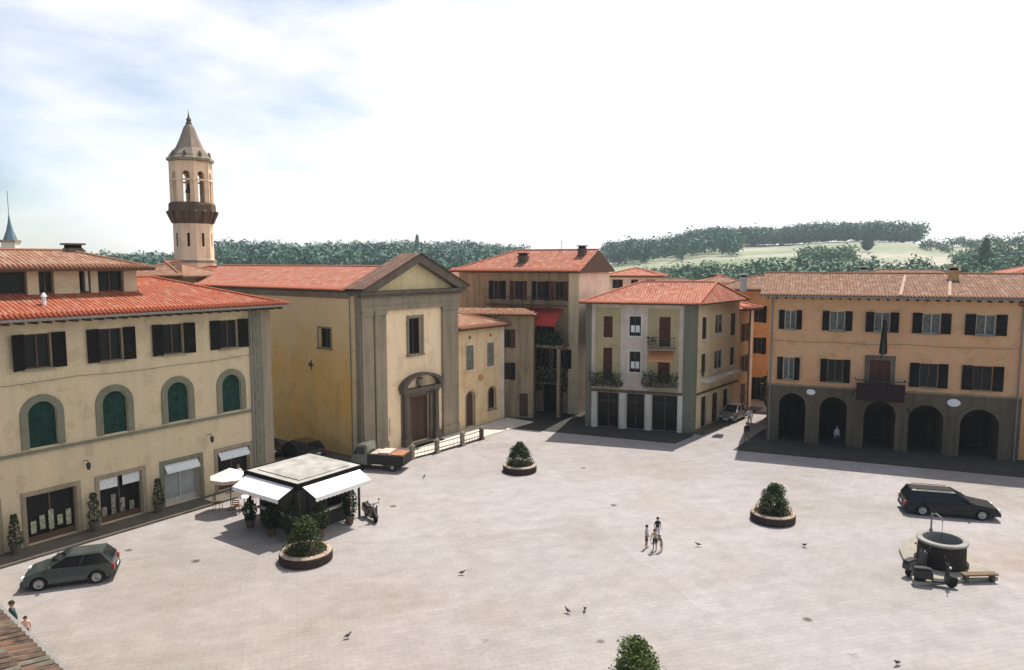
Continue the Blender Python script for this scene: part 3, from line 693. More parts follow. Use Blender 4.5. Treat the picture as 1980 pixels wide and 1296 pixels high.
m = MB(); m.lathe([(2.5,25.35),(2.25,25.75),(1.55,26.5),(1.05,27.5),(.62,28.6),(.34,29.0)], n=8); m.build('spire', plaster('spire_stone', (.34,.27,.21), (.2,.17,.14), .5), TW)
m = MB(); m.lathe([(.3,28.95),(.36,29.1),(.22,29.25),(.3,29.45),(.12,29.7),(.03,30.2)], n=8); m.tube((0,0,30.2),(0,0,30.45),.03); m.build('finial', S_DK, TW)
TW.scale = (.9,.9,1)
for k in range(8):
    a = PI/8+2*PI*k/8; m = MB(); x, y = 2.1*math.cos(a), 2.1*math.sin(a); m.box(x-.15,x+.15,y-.15,y+.15,25.4,25.85); m.lathe([(.2,25.85),(.05,26.1)], (x,y), 6); m.build('dormer', S_DK, TW)
for k in (4, 5, 6, 7):
    a = PI/8+k*PI/4; ap = 2.2*math.cos(PI/8); xf = Matrix.Rotation(a+PI/2,4,'Z') @ Matrix.Translation((0,-ap,0))
    m = MB(xf); m.box(-.14,.14,-.012,.02,16.1,17.6); m.build('slit_window', BLK, TW)

# ================================================================== FAR BLOCK
def az(a): return R(90-a)
FB = thing('apartment_house', 'tall red roofed apartment house behind the rectory with red terrace awning', 'building', (6.3, 68.3), az(116))
fo = [(x-.45, x+.45, 10.9, 12.7) for x in (-8.6,-6.3,-3.9,-2.0)]+[(x-.45, x+.45, 7.6, 9.4) for x in (-8.6,-6.3,-3.4)]+[(x-.45, x+.45, 4.4, 6.2) for x in (-8.6,-6.3,-3.9,-1.6)]+[(-9.2,-7.2,.0,2.8),(-6.4,-4.4,0,2.8),(-3.6,-1.6,0,2.8)]
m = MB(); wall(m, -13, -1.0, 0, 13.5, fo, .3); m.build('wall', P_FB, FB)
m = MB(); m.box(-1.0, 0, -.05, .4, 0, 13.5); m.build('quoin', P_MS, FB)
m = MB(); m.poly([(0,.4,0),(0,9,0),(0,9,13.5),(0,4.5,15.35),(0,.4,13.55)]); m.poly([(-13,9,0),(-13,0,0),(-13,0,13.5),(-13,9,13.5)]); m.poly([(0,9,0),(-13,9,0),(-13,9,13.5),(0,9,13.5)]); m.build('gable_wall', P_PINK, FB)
for i, o in enumerate(fo[:11]): window(FB, o, shut=SH_B if i%2 else SH_D, shw=.45)
for o in fo[11:]:
    m = MB(); m.poly([(o[0],.25,0),(o[1],.25,0),(o[1],.25,2.8),(o[0],.25,2.8)]); m.build('shop_window', GL, FB)
roof(FB, -13.7, .35, -.7, 9.7, 13.7, .40, T_PNK, True, False)
antenna(FB, -3.6, 4.5, 15.2, 1.6); chimney(FB, -6.5, 1.5, 14.2, 1.0, S_DK, s=.4); chimney(FB, -.9, 3.2, 15.0, .9, S_DK, s=.35)
# terrace in front with awning, railings and plants
m = MB(); m.box(-6.6, -.9, -2.2, -.01, 6.6, 6.8); m.box(-6.6,-6.3,-2.2,-1.9,0,6.6); m.box(-1.3,-1.0,-2.2,-1.9,0,6.6); m.build('terrace', P_FB, FB)
m = MB(); m.box(-9.5,-1.2,-.9,-.01,10.35,10.45)
m.build('balcony', S_BR, FB)
m = MB(); m.tube((-9.5,-.88,11.2),(-1.2,-.88,11.2),.03)
for k in range(34): m.tube((-9.5+k*.25,-.88,10.45),(-9.5+k*.25,-.88,11.2),.012,n=4)
m.build('balcony_railing', IRON, FB)
m = MB()
for k in range(12):
    x0 = -5.6+k*.34; 
    m.poly([(x0,-.1,10.1),(x0+.34,-.1,10.1),(x0+.34,-2.1,8.9),(x0,-2.1,8.9)], 0); m.poly([(x0,-2.1,8.9),(x0+.34,-2.1,8.9),(x0+.34,-2.12,8.62),(x0+.17,-2.12,8.55),(x0,-2.12,8.62)], 0)
m.build('awning', REDC, FB)
def boxleaf(x0,x1,y0,y1,z0,z1):
    return lambda r: (r.uniform(x0,x1), r.uniform(y0,y1), z0+(z1-z0)*r.random()*(0.6+.4*math.sin(r.uniform(0,3))))
foliage('terrace_plants', LFD, 1500, .14, boxleaf(-6.4,-1.0,-2.3,-1.5,6.6,8.2), FB, 5)
m = MB(); m.box(-9.4,-1.0,-1.0,-.01,2.9,3.1); m.build('canopy', S_DK, FB)

# low brown roofed wing between rectory and far block
LW = thing('low_house', 'low brown roofed house wedged between the rectory and the apartment house', 'house', (-1.2, 69.5), az(98))
m = MB(); wall(m, -6, 3.2, 0, 9.6, [(.2,1.1,6.6,8.3),(.2,1.1,3.6,5.2),(1.9,2.7,.1,2.3)], .25); m.build('wall', P_FB, LW)
shell(LW, -6, 3.2, 2.0, 9.6, P_FB)
window(LW, (.2,1.1,6.6,8.3), shut=SH_B, shw=.4); window(LW, (.2,1.1,3.6,5.2), shut=SH_D, shw=.4)
m = MB(); m.box(1.9,2.7,.15,.2,.1,2.3); m.build('door', DOORW, LW)
LW.location = (-1.2, 67.2, 0)
roof(LW, -6.3, 3.5, -.5, 2.05, 9.75, .4, T_BRN, False, True, ridgecap=False)

# ================================================================== MIDDLE BUILDING
P0 = Vector((15.23, 60.68)); dF = Vector((math.sin(R(108)), math.cos(R(108)))); dS = Vector((math.sin(R(38.3)), math.cos(R(38.3))))
MBd = thing('corner_house', 'three storey pale corner house with balconies and white pillared shops', 'building', (P0.x, P0.y), az(108))
ZE = 10.95
d1 = (-7.6,-6.8,4.2,7.1); d3 = (-2.85,-1.85,4.2,7.0)
w1 = (-7.6,-6.8,8.0,9.85); w2 = (-5.35,-4.35,8.2,9.9); w3 = (-2.8,-1.85,7.35,9.9); l2 = (-5.3,-4.35,5.05,6.85)
shp = [(-8.1,-6.2,.0,3.15,False,.6),(-5.5,-3.95,.0,3.15,False,.6),(-3.3,-1.15,.0,3.15,False,.6)]
m = MB(); wall(m, -8.65, -.75, 0, ZE, [d1,d3,w1,w2,w3,l2]+shp, .25); m.build('wall', P_MB, MBd)
# tan bay panels around the balcony doors
for a, b, os_ in ((-8.3,-6.1,(d1,w1)),(-3.75,-1.1,(d3,w3))):
    m = MB(T(0,-.03,0)); wall(m, a, b, 3.5, ZE-.35, list(os_), .03); m.build('bay_panel', P_BAY, MBd)
m = MB(); m.box(-9.15,-8.65,-.08,9,0,ZE); m.build('quoin', S_GG, MBd)
sidex = T(0,0,0, math.atan2(dS.y, dS.x)-az(108))
m = MB(); m.prism([(-.75,-.06),(.05,-.06), (sidex @ Vector((.9,-.06,0))).to_2d()[:], (sidex @ Vector((.9,.3,0))).to_2d()[:], (-.75,.3)], 0, ZE); m.build('quoin', S_GG, MBd)
for o in (w1,w3,d1,d3): window(MBd, o, style='closed', shut=SH_B, sy=.16)
for o in (w2,l2): window(MBd, o, shut=None, sy=.18, frame=FRM); surround(MBd, o, .14, S_PL, proud=.035)
for o in (w2,l2):
    m = MB(); m.box(o[0]+.12,o[1]-.12,.16,.17,o[2]+.3,o[2]+.9); m.build('curtain', WHT, MBd)
for o in shp:
    m = MB(); m.poly([(o[0],.45,0),(o[1],.45,0),(o[1],.45,3.15),(o[0],.45,3.15)]); m.build('shop_window', GL, MBd)
    m = MB(); mx = (o[0]+o[1])/2; m.box(mx-.04,mx+.04,.38,.44,0,3.1); m.box(o[0],o[1],.38,.44,2.3,2.38); m.build('shop_frame', FRM, MBd)
for x in (-8.38,-5.85,-3.62,-.92):
    m = MB(); m.box(x-.2,x+.2,-.12,-.001,0,3.2); m.build('pillar', S_PL, MBd)
m = MB(); m.box(-8.6,-.76,-.16,-.001,3.2,3.42); m.build('string_course', S_DK, MBd)
def balcony(a, b, z, dpt=.9, plants=True, seed=1, lean=0):
    m = MB(); m.box(a,b,-dpt,-.035,z-.14,z); m.build('balcony', S_GR, MBd)
    m = MB(); m.path([(a+.03,-.05,z+.95),(a+.03,-dpt+.03,z+.95),(b-.03,-dpt+.03,z+.95),(b-.03,-.05,z+.95)], .025)
    n = int((b-a)/.13)
    for k in range(n+1): m.tube((a+.03+k*(b-a-.06)/n,-dpt+.03,z),(a+.03+k*(b-a-.06)/n,-dpt+.03,z+.95), .01, n=4)
    m.build('balcony_railing', IRON, MBd)
    if plants: foliage('balcony_plants', LFD, 750, .09, boxleaf(a-.1,b+.1,-dpt-.18,-dpt+.15,z+.15+lean,z+1.45+lean), MBd, seed)
balcony(-8.5,-6.0,3.95, seed=2, lean=-.3); balcony(-4.0,-1.15,3.95, seed=3); balcony(-3.7,-1.35,7.25, plants=False)
foliage('balcony_plants', LFD, 160, .07, boxleaf(-3.7,-2.9,-.95,-.75,7.5,8.3), MBd, 8)
m = MB(); m.poly([(-3.6,-.04,7.05),(-1.5,-.04,7.05),(-1.5,-1.0,6.35),(-3.6,-1.0,6.35)]); m.poly([(-3.6,-1.0,6.35),(-1.5,-1.0,6.35),(-1.5,-1.02,6.15),(-3.6,-1.02,6.15)]); m.build('awning', ORC, MBd)
# side facade
so2 = [(1.9,2.9,7.9,9.8),(4.7,6.5,8.15,9.85),(8.3,9.6,7.7,9.8),(1.9,2.9,4.9,6.6),(4.7,6.6,4.9,6.6),(8.4,9.5,4.9,6.6)]
sg = [(2.1,3.4,.05,2.8),(4.5,6.0,.05,2.8),(7.0,8.4,.05,2.8)]
m = MB(sidex); wall(m, .9, 10.4, 0, ZE-.02, so2+sg, .25); m.build('side_wall', P_MS, MBd)
for i, o in enumerate(so2): window(MBd, o, sidex, sy=.14, frame=FRW if i in (1,4) else FRM, glass=None, sill=S_PL)
for i in (1, 4):
    o = so2[i]; m = MB(sidex); m.box(o[0]+.1,o[1]-.1,.12,.13,o[2]+.75,o[3]-.1); m.build('curtain', CURT, MBd)
for o in sg:
    m = MB(sidex); m.poly([(o[0],.2,0.05),(o[1],.2,0.05),(o[1],.2,2.8),(o[0],.2,2.8)]); m.build('shop_window', GL, MBd)
m = MB(sidex); m.box(2.0,9.6,-.75,-.001,4.15,4.4); m.build('canopy', S_PL, MBd)
m = MB(sidex); m.box(1.0,10.4,-.05,-.001,3.1,3.3); m.build('string_course', S_DK, MBd)
m = MB(); c3 = (sidex @ Vector((10.4,0,0))).to_2d(); m.poly([(c3.x,c3.y,0),(c3.x-.5,c3.y+4,0),(c3.x-.5,c3.y+4,ZE),(c3.x,c3.y,ZE)]); m.poly([(c3.x-.5,c3.y+4,0),(-9.15,9,0),(-9.15,9,ZE),(c3.x-.5,c3.y+4,ZE)]); m.build('side_wall', P_MS, MBd)
# hipped roof on the irregular plan
ov = .6
e1 = Vector((-9.15-.5,-ov)); e0 = Vector((.45,-ov-.05)); q = sidex @ Vector((10.9,-ov-.1,0)); e3 = Vector((q.x,q.y)); e2 = Vector((-9.65, 9.5))
R1 = Vector((-5.0, 4.6)); R2 = Vector((1.6, 5.6)); zr = 12.75; ze = ZE+.12
m = MB()
def rf(pts, a, b):
    a = Vector(a); b = Vector(b); d = (b-a).normalized(); nrm = Vector((-d.y, d.x)); uv = []
    for p in pts: v = Vector((p[0]-a.x, p[1]-a.y)); uv.append((v.dot(d), abs(v.dot(nrm))*1.05))
    m.poly(pts, 0, uv)
E_ = lambda p: (p.x,p.y,ze); Z_ = lambda p: (p.x,p.y,zr)
rf([E_(e1),E_(e0),Z_(R2),Z_(R1)], e1, e0); rf([E_(e0),E_(e3),Z_(R2)], e0, e3); rf([E_(e3),E_(e2),Z_(R1),Z_(R2)], e3, e2); rf([E_(e2),E_(e1),Z_(R1)], e2, e1)
cs_ = [e1,e0,e3,e2]
for i in range(4):
    a, b = cs_[i], cs_[(i+1)%4]; m.poly([(a.x,a.y,ze-.14),(b.x,b.y,ze-.14),(b.x,b.y,ze),(a.x,a.y,ze)], 1)
m.poly([(p.x,p.y,ze-.14) for p in reversed(cs_)], 1)
for a, b in ((E_(e1),Z_(R1)),(E_(e0),Z_(R2)),(E_(e3),Z_(R2)),(E_(e2),Z_(R1)),(Z_(R1),Z_(R2))): m.tube(a, b, .11, n=7, mi=0)
for k in range(41):
    x = e1.x+.12+k*.245; m.tube((x,e1.y-.04,ze+.03),(x,e1.y+.4,ze+.2), .075, n=6, mi=0)
m.build('roof', [T_PNK, SOF], MBd)
antenna(MBd, -3.0, 4.8, 12.6, 1.7); chimney(MBd, 3.9, 6.6, 11.9, 1.3, S_PL, s=.3)

# neighbour house along the side street
SH = thing('side_street_house', 'narrow apricot house with lower red roof along the side street', 'house', tuple(P0+dS*10.45), az(38.3))
m = MB(); so3 = [(1.0,1.9,6.9,8.6),(1.0,1.9,3.9,5.5),(.8,2.2,.05,2.7)]
wall(m, 0, 3.6, 0, 9.95, so3, .25); m.build('wall', P_OR, SH); shell(SH, 0, 3.6, 6, 9.95, P_OR)
for o in so3[:2]: window(SH, o, shut=SH_B, shw=.4)
m = MB(); m.box(.8,2.2,.15,.2,.05,2.7); m.build('door', DOORW, SH)
m = MB(); m.box(2.9,3.6,-.06,-.001,0,9.9); m.build('quoin', P_PINK, SH)
pipe(SH, 2.6, -.08, 0, 9.8, mat=S_BR)
roof(SH, -.1, 4.2, -.75, 6.4, 10.1, .28, T_PNK, True, True)

# ================================================================== TOWN HALL
TH = thing('town_hall', 'long orange plaster town hall with five dark arches and central balcony', 'building', (20.88, 58.5), az(112))
uc = [(1.57,.42,.42),(5.0,.55,.5),(8.15,.55,.6),(11.47,.6,.65),(14.95,.62,.68)]
uw = [(c-h,c+h,9.2,10.7) for c, h, s in uc]; lw = [(c-h,c+h,5.1,6.9) for c, h, s in uc]; lw[2] = (7.45,8.85,4.72,7.0)
ac = [(1.95,1.0,4.0),(5.0,1.0,3.9),(8.3,1.1,3.8),(11.45,1.18,3.72),(14.95,1.25,3.65)]
aw = [(c-h,c+h,0,t,True,3.2) for c, h, t in ac]
m = MB(); wall(m, 0, 17.5, 4.6, 11.75, uw+lw, .3); m.build('wall', P_TH, TH)
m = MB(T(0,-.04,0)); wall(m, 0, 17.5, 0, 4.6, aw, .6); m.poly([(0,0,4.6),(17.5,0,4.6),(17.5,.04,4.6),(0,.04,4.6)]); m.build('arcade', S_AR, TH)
for o in aw: s = surround(TH, o, .28, S_AR, T(0,-.04,0), .05, False); s.name = 'arch_surround'
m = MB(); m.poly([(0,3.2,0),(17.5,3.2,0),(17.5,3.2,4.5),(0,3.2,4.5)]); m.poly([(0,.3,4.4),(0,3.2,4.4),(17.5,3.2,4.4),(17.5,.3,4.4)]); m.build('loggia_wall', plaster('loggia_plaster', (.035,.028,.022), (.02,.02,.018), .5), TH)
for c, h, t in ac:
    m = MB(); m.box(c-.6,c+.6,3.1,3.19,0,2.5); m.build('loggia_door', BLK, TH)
shell(TH, 0, 17.5, 12, 11.75, P_TH)
m = MB(); m.box(0,17.5,-.1,-.001,4.602,4.72); m.build('string_course', S_GR, TH)
for (c, h, s), o in zip(uc, uw): window(TH, o, shut=SH_D, shw=s, frame=FRW, glass=CURT, sill=S_GR)
for i, ((c, h, s), o) in enumerate(zip(uc, lw)):
    if i == 0: window(TH, o, shut=SH_D, shw=s, frame=FRW, glass=CURT, sill=S_GR)
    elif i == 2: window(TH, o, style='closed', shut=SH_B, sy=.15); surround(TH, o, .35, S_DK, None, .08, False)
    else: window(TH, o, shut=SH_D, shw=s, frame=FRM, sill=S_GR)
m = MB(); m.box(6.4,9.9,-1.25,-.11,4.3,4.58); m.box(6.7,6.95,-.9,-.05,3.85,4.3); m.box(9.35,9.6,-.9,-.05,3.85,4.3); m.build('balcony', S_DK, TH)
m = MB(); m.path([(6.45,-.12,5.55),(6.45,-1.2,5.55),(9.85,-1.2,5.55),(9.85,-.12,5.55)], .04)
for k in range(27): m.tube((6.45+k*.13,-1.2,4.58),(6.45+k*.13,-1.2,5.55),.014,n=4)
m.build('balcony_railing', IRON, TH)
m = MB(); m.box(6.5,9.8,-1.27,-1.235,4.0,5.35); m.build('balcony_drape', plain('dark_red_cloth', (.028,.010,.011), .95), TH)
roof(TH, -.75, 18.3, -.85, 12.6, 11.95, .245, T_OLD, False, False)
m = MB()
for x in (0, 17.5): m.poly([(x,0,11.7),(x,12,11.7),(x,5.9,13.5)])
m.build('gable_wall', P_TH, TH)
m = MB(); m.box(-.8,18.35,-.98,-.86,11.79,11.9); m.build('gutter', GUT, TH)
m = MB()
for k in range(28): m.box(-.2+k*.66,-.08+k*.66,-.8,-.001,11.62,11.77)
m.build('rafter', SOF, TH)
for x0 in (9.2, 12.4):
    m = MB(); a = Vector((x0,-.8,12.02)); b = Vector((x0+.9,5.0,13.38)); m.tube(a, b, .13, n=6); m.build('roof_ridge_tiles', plaster('pale_ridge_tiles', (.50,.36,.28), (.4,.3,.24), .4), TH)
antenna(TH, 4.2, 6.2, 13.4, 1.6); chimney(TH, 13.4, 4.2, 12.9, 1.0, P_OR, s=.32); chimney(TH, 7.2, 7.5, 12.9, 1.0, S_PL, s=.3); pipe(TH, 17.2, -.12, 0, 11.7); pipe(TH, .2, -.12, 0, 11.7)
for i, (x, z, wd) in enumerate(((3.3,4.2,.32),(13.2,4.05,.42))):
    m = MB(Matrix.Translation((x,-.11,z)) @ Matrix.Rotation(R(90),4,'X') @ Matrix.Scale(1.5,4,(1,0,0))); m.lathe([(wd*.7,0),(wd*.7,.06),(wd*.5,.09)], n=20); m.build('oval_plaque', WHT, TH)
# flag on pole over the balcony
fl = thing('flagpole', 'dark furled flag on a pole above the town hall central balcony', 'flag', tuple((Matrix.Translation((20.88,58.5,0)) @ Matrix.Rotation(az(112),4,'Z') @ Vector((8.2,-.11,0)))[:]), az(112))
m = MB(); m.tube((0,0,7.15),(0,-1.5,10.3), .035); m.ball((0,-1.52,10.36), .07, 8); m.build('pole', IRON, fl)
m = MB(); K = 14
for j, (tz, cm) in enumerate(((0,0),(1,1),(2,2))):
    pass
rows = []
for i in range(13):
    t = i/12; z = 10.15-t*2.6; wv = .18+.26*t; y0 = -1.42+.25*t
    rows.append([(wv*(k/10-.5)*1.3, y0+.11*math.sin(k*2.1+t*2)*(1-.3*t), z+.25*abs(k/10-.5)) for k in range(11)])
for a, b in zip(rows, rows[1:]):
    for k in range(10): m.poly([a[k],a[k+1],b[k+1],b[k]], 0 if k < 4 else (1 if k < 7 else 2))
o = m.build('flag_cloth', [plain('flag_green', (.012,.04,.02), .9), plain('flag_grey', (.10,.09,.085), .9), plain('flag_red', (.09,.015,.015), .9)], fl)

# buildings closing the streets
def simple_house(name, label, cat, loc, a, w_, d_, h, pm, tm, ops=(), sh=SH_D, hl=True, hr=True, slope=.3, group=None, ov=.6):
    t = thing(name, label, cat, loc, az(a), group)
    m = MB(); wall(m, 0, w_, 0, h, list(ops), .25); m.build('wall', pm, t); shell(t, 0, w_, d_, h, pm)
    for o in ops: window(t, o, shut=sh, shw=.45)
    roof(t, -ov, w_+ov, -ov, d_+ov, h+.12, slope, tm, hl, hr); return t
simple_house('street_house', 'orange house with dark shutters closing the side street behind the town hall corner', 'house', (21.5,77.0), 112, 12, 8, 11.6, P_OR, T_OLD,
             [(4.1,4.9,8.3,10.0),(6.6,7.4,8.3,10.0),(4.1,4.9,5.0,6.7),(6.6,7.4,5.0,6.7),(4.0,5.0,.1,2.5)])
simple_house('end_house', 'orange plastered house adjoining the right end of the town hall', 'house', tuple((Matrix.Translation((20.88,58.5,0)) @ Matrix.Rotation(az(112),4,'Z') @ Vector((17.52,.5,0)))[:2]), 112, 12, 11, 11.4, P_OR, T_PNK,
             [(2.0,3.0,8.6,10.2),(2.0,3.0,4.9,6.7),(5.6,6.6,8.6,10.2),(5.6,6.6,4.9,6.7),(1.6,3.4,.1,2.9)])
# roofs behind
t = simple_house('loggia_house', 'house with small pink tiled rooftop loggia between the apartment house and corner house', 'house', (10.6,82.5), 106, 6.2, 6, 12.9, P_PINK, T_PNK, [(.8,2.0,11.6,12.6),(2.9,3.7,11.6,12.6),(4.5,5.6,11.6,12.6)], None, slope=.25, ov=.4)
simple_house('back_house', 'brown roofed house behind the left palazzo beside the bell tower', 'house', (-46.5,61.0), 100, 14, 9, 12.7, P_FB, T_DKR, [(9,10,10.5,12)], slope=.36)
simple_house('back_house', 'weathered house with dull roof just left of the bell tower', 'house', (-34.5,64.5), 95, 5.2, 7, 13.2, S_GR, T_BRN, [(1,2,11.2,12.4)], slope=.35)
simple_house('back_house', 'dark roofed house at far left behind the attic storey', 'house', (-64,72), 92, 13, 9, 14.3, P_FB, T_DKR, [], slope=.4)
simple_house('nave_house', 'red roofed house between bell tower base and the church nave', 'house', (-36,72), 110, 9, 8, 12.6, P_OR, T_RED, [], slope=.3)
for i, (x, y, a, w_, d_, h, pm, tm, lab) in enumerate([
    (30,92,105,14,8,11.4,P_PINK,T_OLD,'pale house with weathered roof rising above the town hall left roof end'),
    (25.5,98,95,6,7,11.6,S_PL,T_BRN,'small pale house with chimney seen over the side street'),
    (46,100,112,16,9,12.0,P_MS,T_OLD,'broad straw coloured house behind the middle of the town hall roof'),
    (66,95,110,14,9,13.0,P_OR,T_PNK,'pink roofed house peeping over the right end of the town hall'),
    (8.5,96,100,10,8,11.3,P_MB,T_BRN,'brown roofed house between the corner house and the wooded hill'),
    (18,108,98,12,8,10.8,P_FB,T_DKR,'dark roofed long house below the meadow'),
    (-18,100,98,14,9,11.8,P_MB,T_BRN,'brown roofed house behind the church pediment'),
    (-4,118,92,12,9,11.4,P_PINK,T_OLD,'distant pale house under the left wooded ridge')]):
    simple_house('background_house', lab, 'house', (x,y), a, w_, d_, h, pm, tm, [(w_*.3,w_*.3+.9,h-2.6,h-1.0),(w_*.65,w_*.65+.9,h-2.6,h-1.0)], slope=.27, group='houses behind the piazza')

# small pale steeple at far left
t = thing('steeple', 'slim grey blue steeple with mast at the far left edge behind the roofs', 'steeple', (px2x(20,110,18), 110), .2)
m = MB(); m.box(-.9,.9,-.9,.9,0,17.5); m.build('shaft', S_PL, t)
m = MB(); m.box(-1.05,1.05,-1.05,1.05,17.5,17.9); m.build('cornice', S_GR, t)
m = MB(); m.lathe([(1.0,17.9),(.5,19.3),(.2,20.6),(.04,21.8)], n=8); m.build('spire', plain('haze_blue_spire', (.12,.20,.24), .7), t)  # spire's blue grey carries the distance haze in its colour
m = MB(); m.tube((0,0,21.7),(0,0,25.2),.05); m.build('mast', GUT, t)

# ------------------------------------------------------------------ ground by the facades, coloured dark to deepen their cast shade
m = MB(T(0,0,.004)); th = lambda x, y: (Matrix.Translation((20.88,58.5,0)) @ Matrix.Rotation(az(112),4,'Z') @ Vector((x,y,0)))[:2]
m.poly([(*th(-2.2,-4.6),0),(*th(32,-4.9),0),(*th(32,4),0),(*th(-.3,4),0)]); struct(m.build('road_shade', ASPH_SHADE))  # dark sheet shaped to deepen the town hall's cast shadow
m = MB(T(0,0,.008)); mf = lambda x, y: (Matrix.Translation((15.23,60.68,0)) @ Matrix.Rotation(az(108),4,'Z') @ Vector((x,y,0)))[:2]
m.poly([(*mf(-18.5,-2.6),0),(*mf(-.9,-4.1),0),(*mf(.3,-1.0),0),(*mf(.2,.2),0),(*mf(-9.1,.2),0),(*mf(-9.1,9),0),(*mf(-18.5,9),0)]); struct(m.build('street', ASPH_SHADE))  # dark sheet laid to deepen the corner house's cast shadow
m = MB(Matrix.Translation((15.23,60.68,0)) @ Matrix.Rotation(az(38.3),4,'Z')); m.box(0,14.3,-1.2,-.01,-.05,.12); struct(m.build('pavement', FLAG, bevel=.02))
m = MB(T(0,0,.006)); m.poly([(-23,44,0),(-15.6,49.0,0),(-11.6,50.3,0),(-11.03,52.6,0),(-34,69.5,0),(-45,60,0)]); struct(m.build('alley', FLAG))  # dark tone repeats the church's shadow on the alley floor


# ================================================================== PLANTERS
PK_ST = plaster('planter_rim_stone', (.46,.34,.26), (.3,.24,.2), .4); SHADE_ST = plaster('planter_side_shade', (.055,.038,.032), (.03,.025,.025), .5)  # side stone is darkened to paint in shade on the sunless face
def shrubfn(h, rb, seed):
    lump = [(random.Random(seed*31+k).uniform(0,2*PI), random.Random(seed*17+k).uniform(.3,.95), random.Random(seed*13+k).uniform(.28,.55)) for k in range(9)]
    def fn(r):
        if r.random() < .45:
            a, t, q = r.choice(lump); rr = rb*(1-t*.75)*.75
            v = Vector((r.gauss(0,1), r.gauss(0,1), r.gauss(0,1))).normalized()*q*r.uniform(.5,1.05)
            return (rr*math.cos(a)+v.x, rr*math.sin(a)+v.y, .45+max(.02, h*t*.9+v.z*.8))
        t = r.random()**1.25; a = r.uniform(0,2*PI); k = rb*(1-t**1.4*.82)*(r.uniform(.3,1)**.5)*(1+.14*math.sin(3*a+seed)+.1*math.sin(7*a+5*t)+(.22 if r.random() < .06 else 0))
        return (k*math.cos(a), k*math.sin(a), .45+t*h+r.uniform(-.05,.08))
    return fn
def planter(label, px, py, h, rb, rad, seed, mat, off=None):
    p = off or G(px, py)
    t = thing('round_planter', label, 'planter', (p[0], p[1]), seed*1.3, 'round stone planters on the piazza')
    m = MB(); m.lathe([(rad-.06,0),(rad,.06),(rad,.38),(rad-.05,.42)], n=40); m.build('basin', SHADE_ST, t)
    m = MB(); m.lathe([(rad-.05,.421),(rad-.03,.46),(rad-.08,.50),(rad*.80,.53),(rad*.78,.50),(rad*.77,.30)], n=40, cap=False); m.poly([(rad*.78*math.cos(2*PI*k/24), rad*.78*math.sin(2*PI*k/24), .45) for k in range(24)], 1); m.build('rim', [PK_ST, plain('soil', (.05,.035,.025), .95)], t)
    for k in range(5):
        a = k*1.26+seed; q = MB(); q.tube((.12*math.cos(a),.12*math.sin(a),.4),(rb*.45*math.cos(a),rb*.45*math.sin(a),.4+h*.6), .035, .012, n=5); q.build('stem', BARK, t)
    foliage('foliage', mat, 7000, .047, shrubfn(h, rb, seed), t, seed)
    return t
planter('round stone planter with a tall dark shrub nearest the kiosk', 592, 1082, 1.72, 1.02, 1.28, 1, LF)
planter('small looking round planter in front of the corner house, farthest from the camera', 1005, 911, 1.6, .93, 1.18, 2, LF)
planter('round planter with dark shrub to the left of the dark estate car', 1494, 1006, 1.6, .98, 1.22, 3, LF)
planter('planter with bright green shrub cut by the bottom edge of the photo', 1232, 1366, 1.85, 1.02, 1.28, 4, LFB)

# ================================================================== KIOSK
KA = math.atan2(36.32-39.5, -10.97+14.74)      # edge facing the camera left
cK = (-11.67, 39.75)
KT = thing('kiosk', 'square market kiosk with grey flat roof, black fascia and white awnings', 'kiosk', cK, az(125))
hs = 2.25
m = MB(); m.box(-hs,hs,-hs,hs,2.95,3.02); m.box(-hs+.5,hs-.5,-hs+.5,hs-.5,3.021,3.07); m.build('roof', plain('grey_felt', (.36,.34,.31), .9, scale=1.2, var=.3), KT)
m = MB(); m.box(-hs-.06,hs+.06,-hs-.06,-hs,2.72,3.07); m.box(-hs-.06,hs+.06,hs,hs+.06,2.72,3.07); m.box(-hs-.06,-hs,-hs,hs,2.72,3.07); m.box(hs,hs+.06,-hs,hs,2.72,3.07); m.build('fascia', BLK, KT)
m = MB(); m.box(-1.75,1.75,-1.75,1.75,.1,2.7); m.build('cabin', plain('kiosk_green', (.035,.04,.028), .6), KT)
for s, (a, b) in enumerate(((-1.3,-.1),(.1,1.3))):
    m = MB(); m.box(a,b,-1.79,-1.752,1.1,2.3); m.build('hatch', GL, KT)
    m = MB(); m.box(1.752,1.79,a,b,1.1,2.3); m.build('hatch', GL, KT)
m = MB(); m.box(-1.7,1.7,-2.0,-1.8,.95,1.05); m.box(1.8,2.0,-1.7,1.7,.95,1.05); m.build('counter', S_PL, KT)
for x, y in ((-2.1,-2.1),(2.1,-2.1),(2.1,2.1),(-2.1,2.1)):
    m = MB(); m.box(x-.05,x+.05,y-.05,y+.05,0,2.9); m.build('post', IRON, KT)
def awn(xf, w0, w1, ln, dz):
    m = MB(xf); K = 1
    p = [(-w0,0,2.85),(w0,0,2.85),(w1,-ln,2.85-dz),(-w1,-ln,2.85-dz)]
    m.poly(list(reversed(p))); m.poly([(x,y,z-.02) for x,y,z in p])
    n = 14
    for k in range(n):
        a = -w1+2*w1*k/n; b = a+2*w1/n; m.poly([(a,-ln,2.85-dz),(b,-ln,2.85-dz),(b,-ln-.01,2.66-dz),((a+b)/2,-ln-.01,2.62-dz),(a,-ln-.01,2.66-dz)])
    m.build('awning', plain('awning_white', (.82,.80,.76), .85), KT)
awn(T(0,-hs-.07,0), 2.0, 1.95, .95, .42); awn(T(hs+.07,0,0,R(90)), 2.0, 1.95, .95, .42); awn(T(-hs-.07,0,0,R(-90)), 1.9, 1.85, .8, .35)
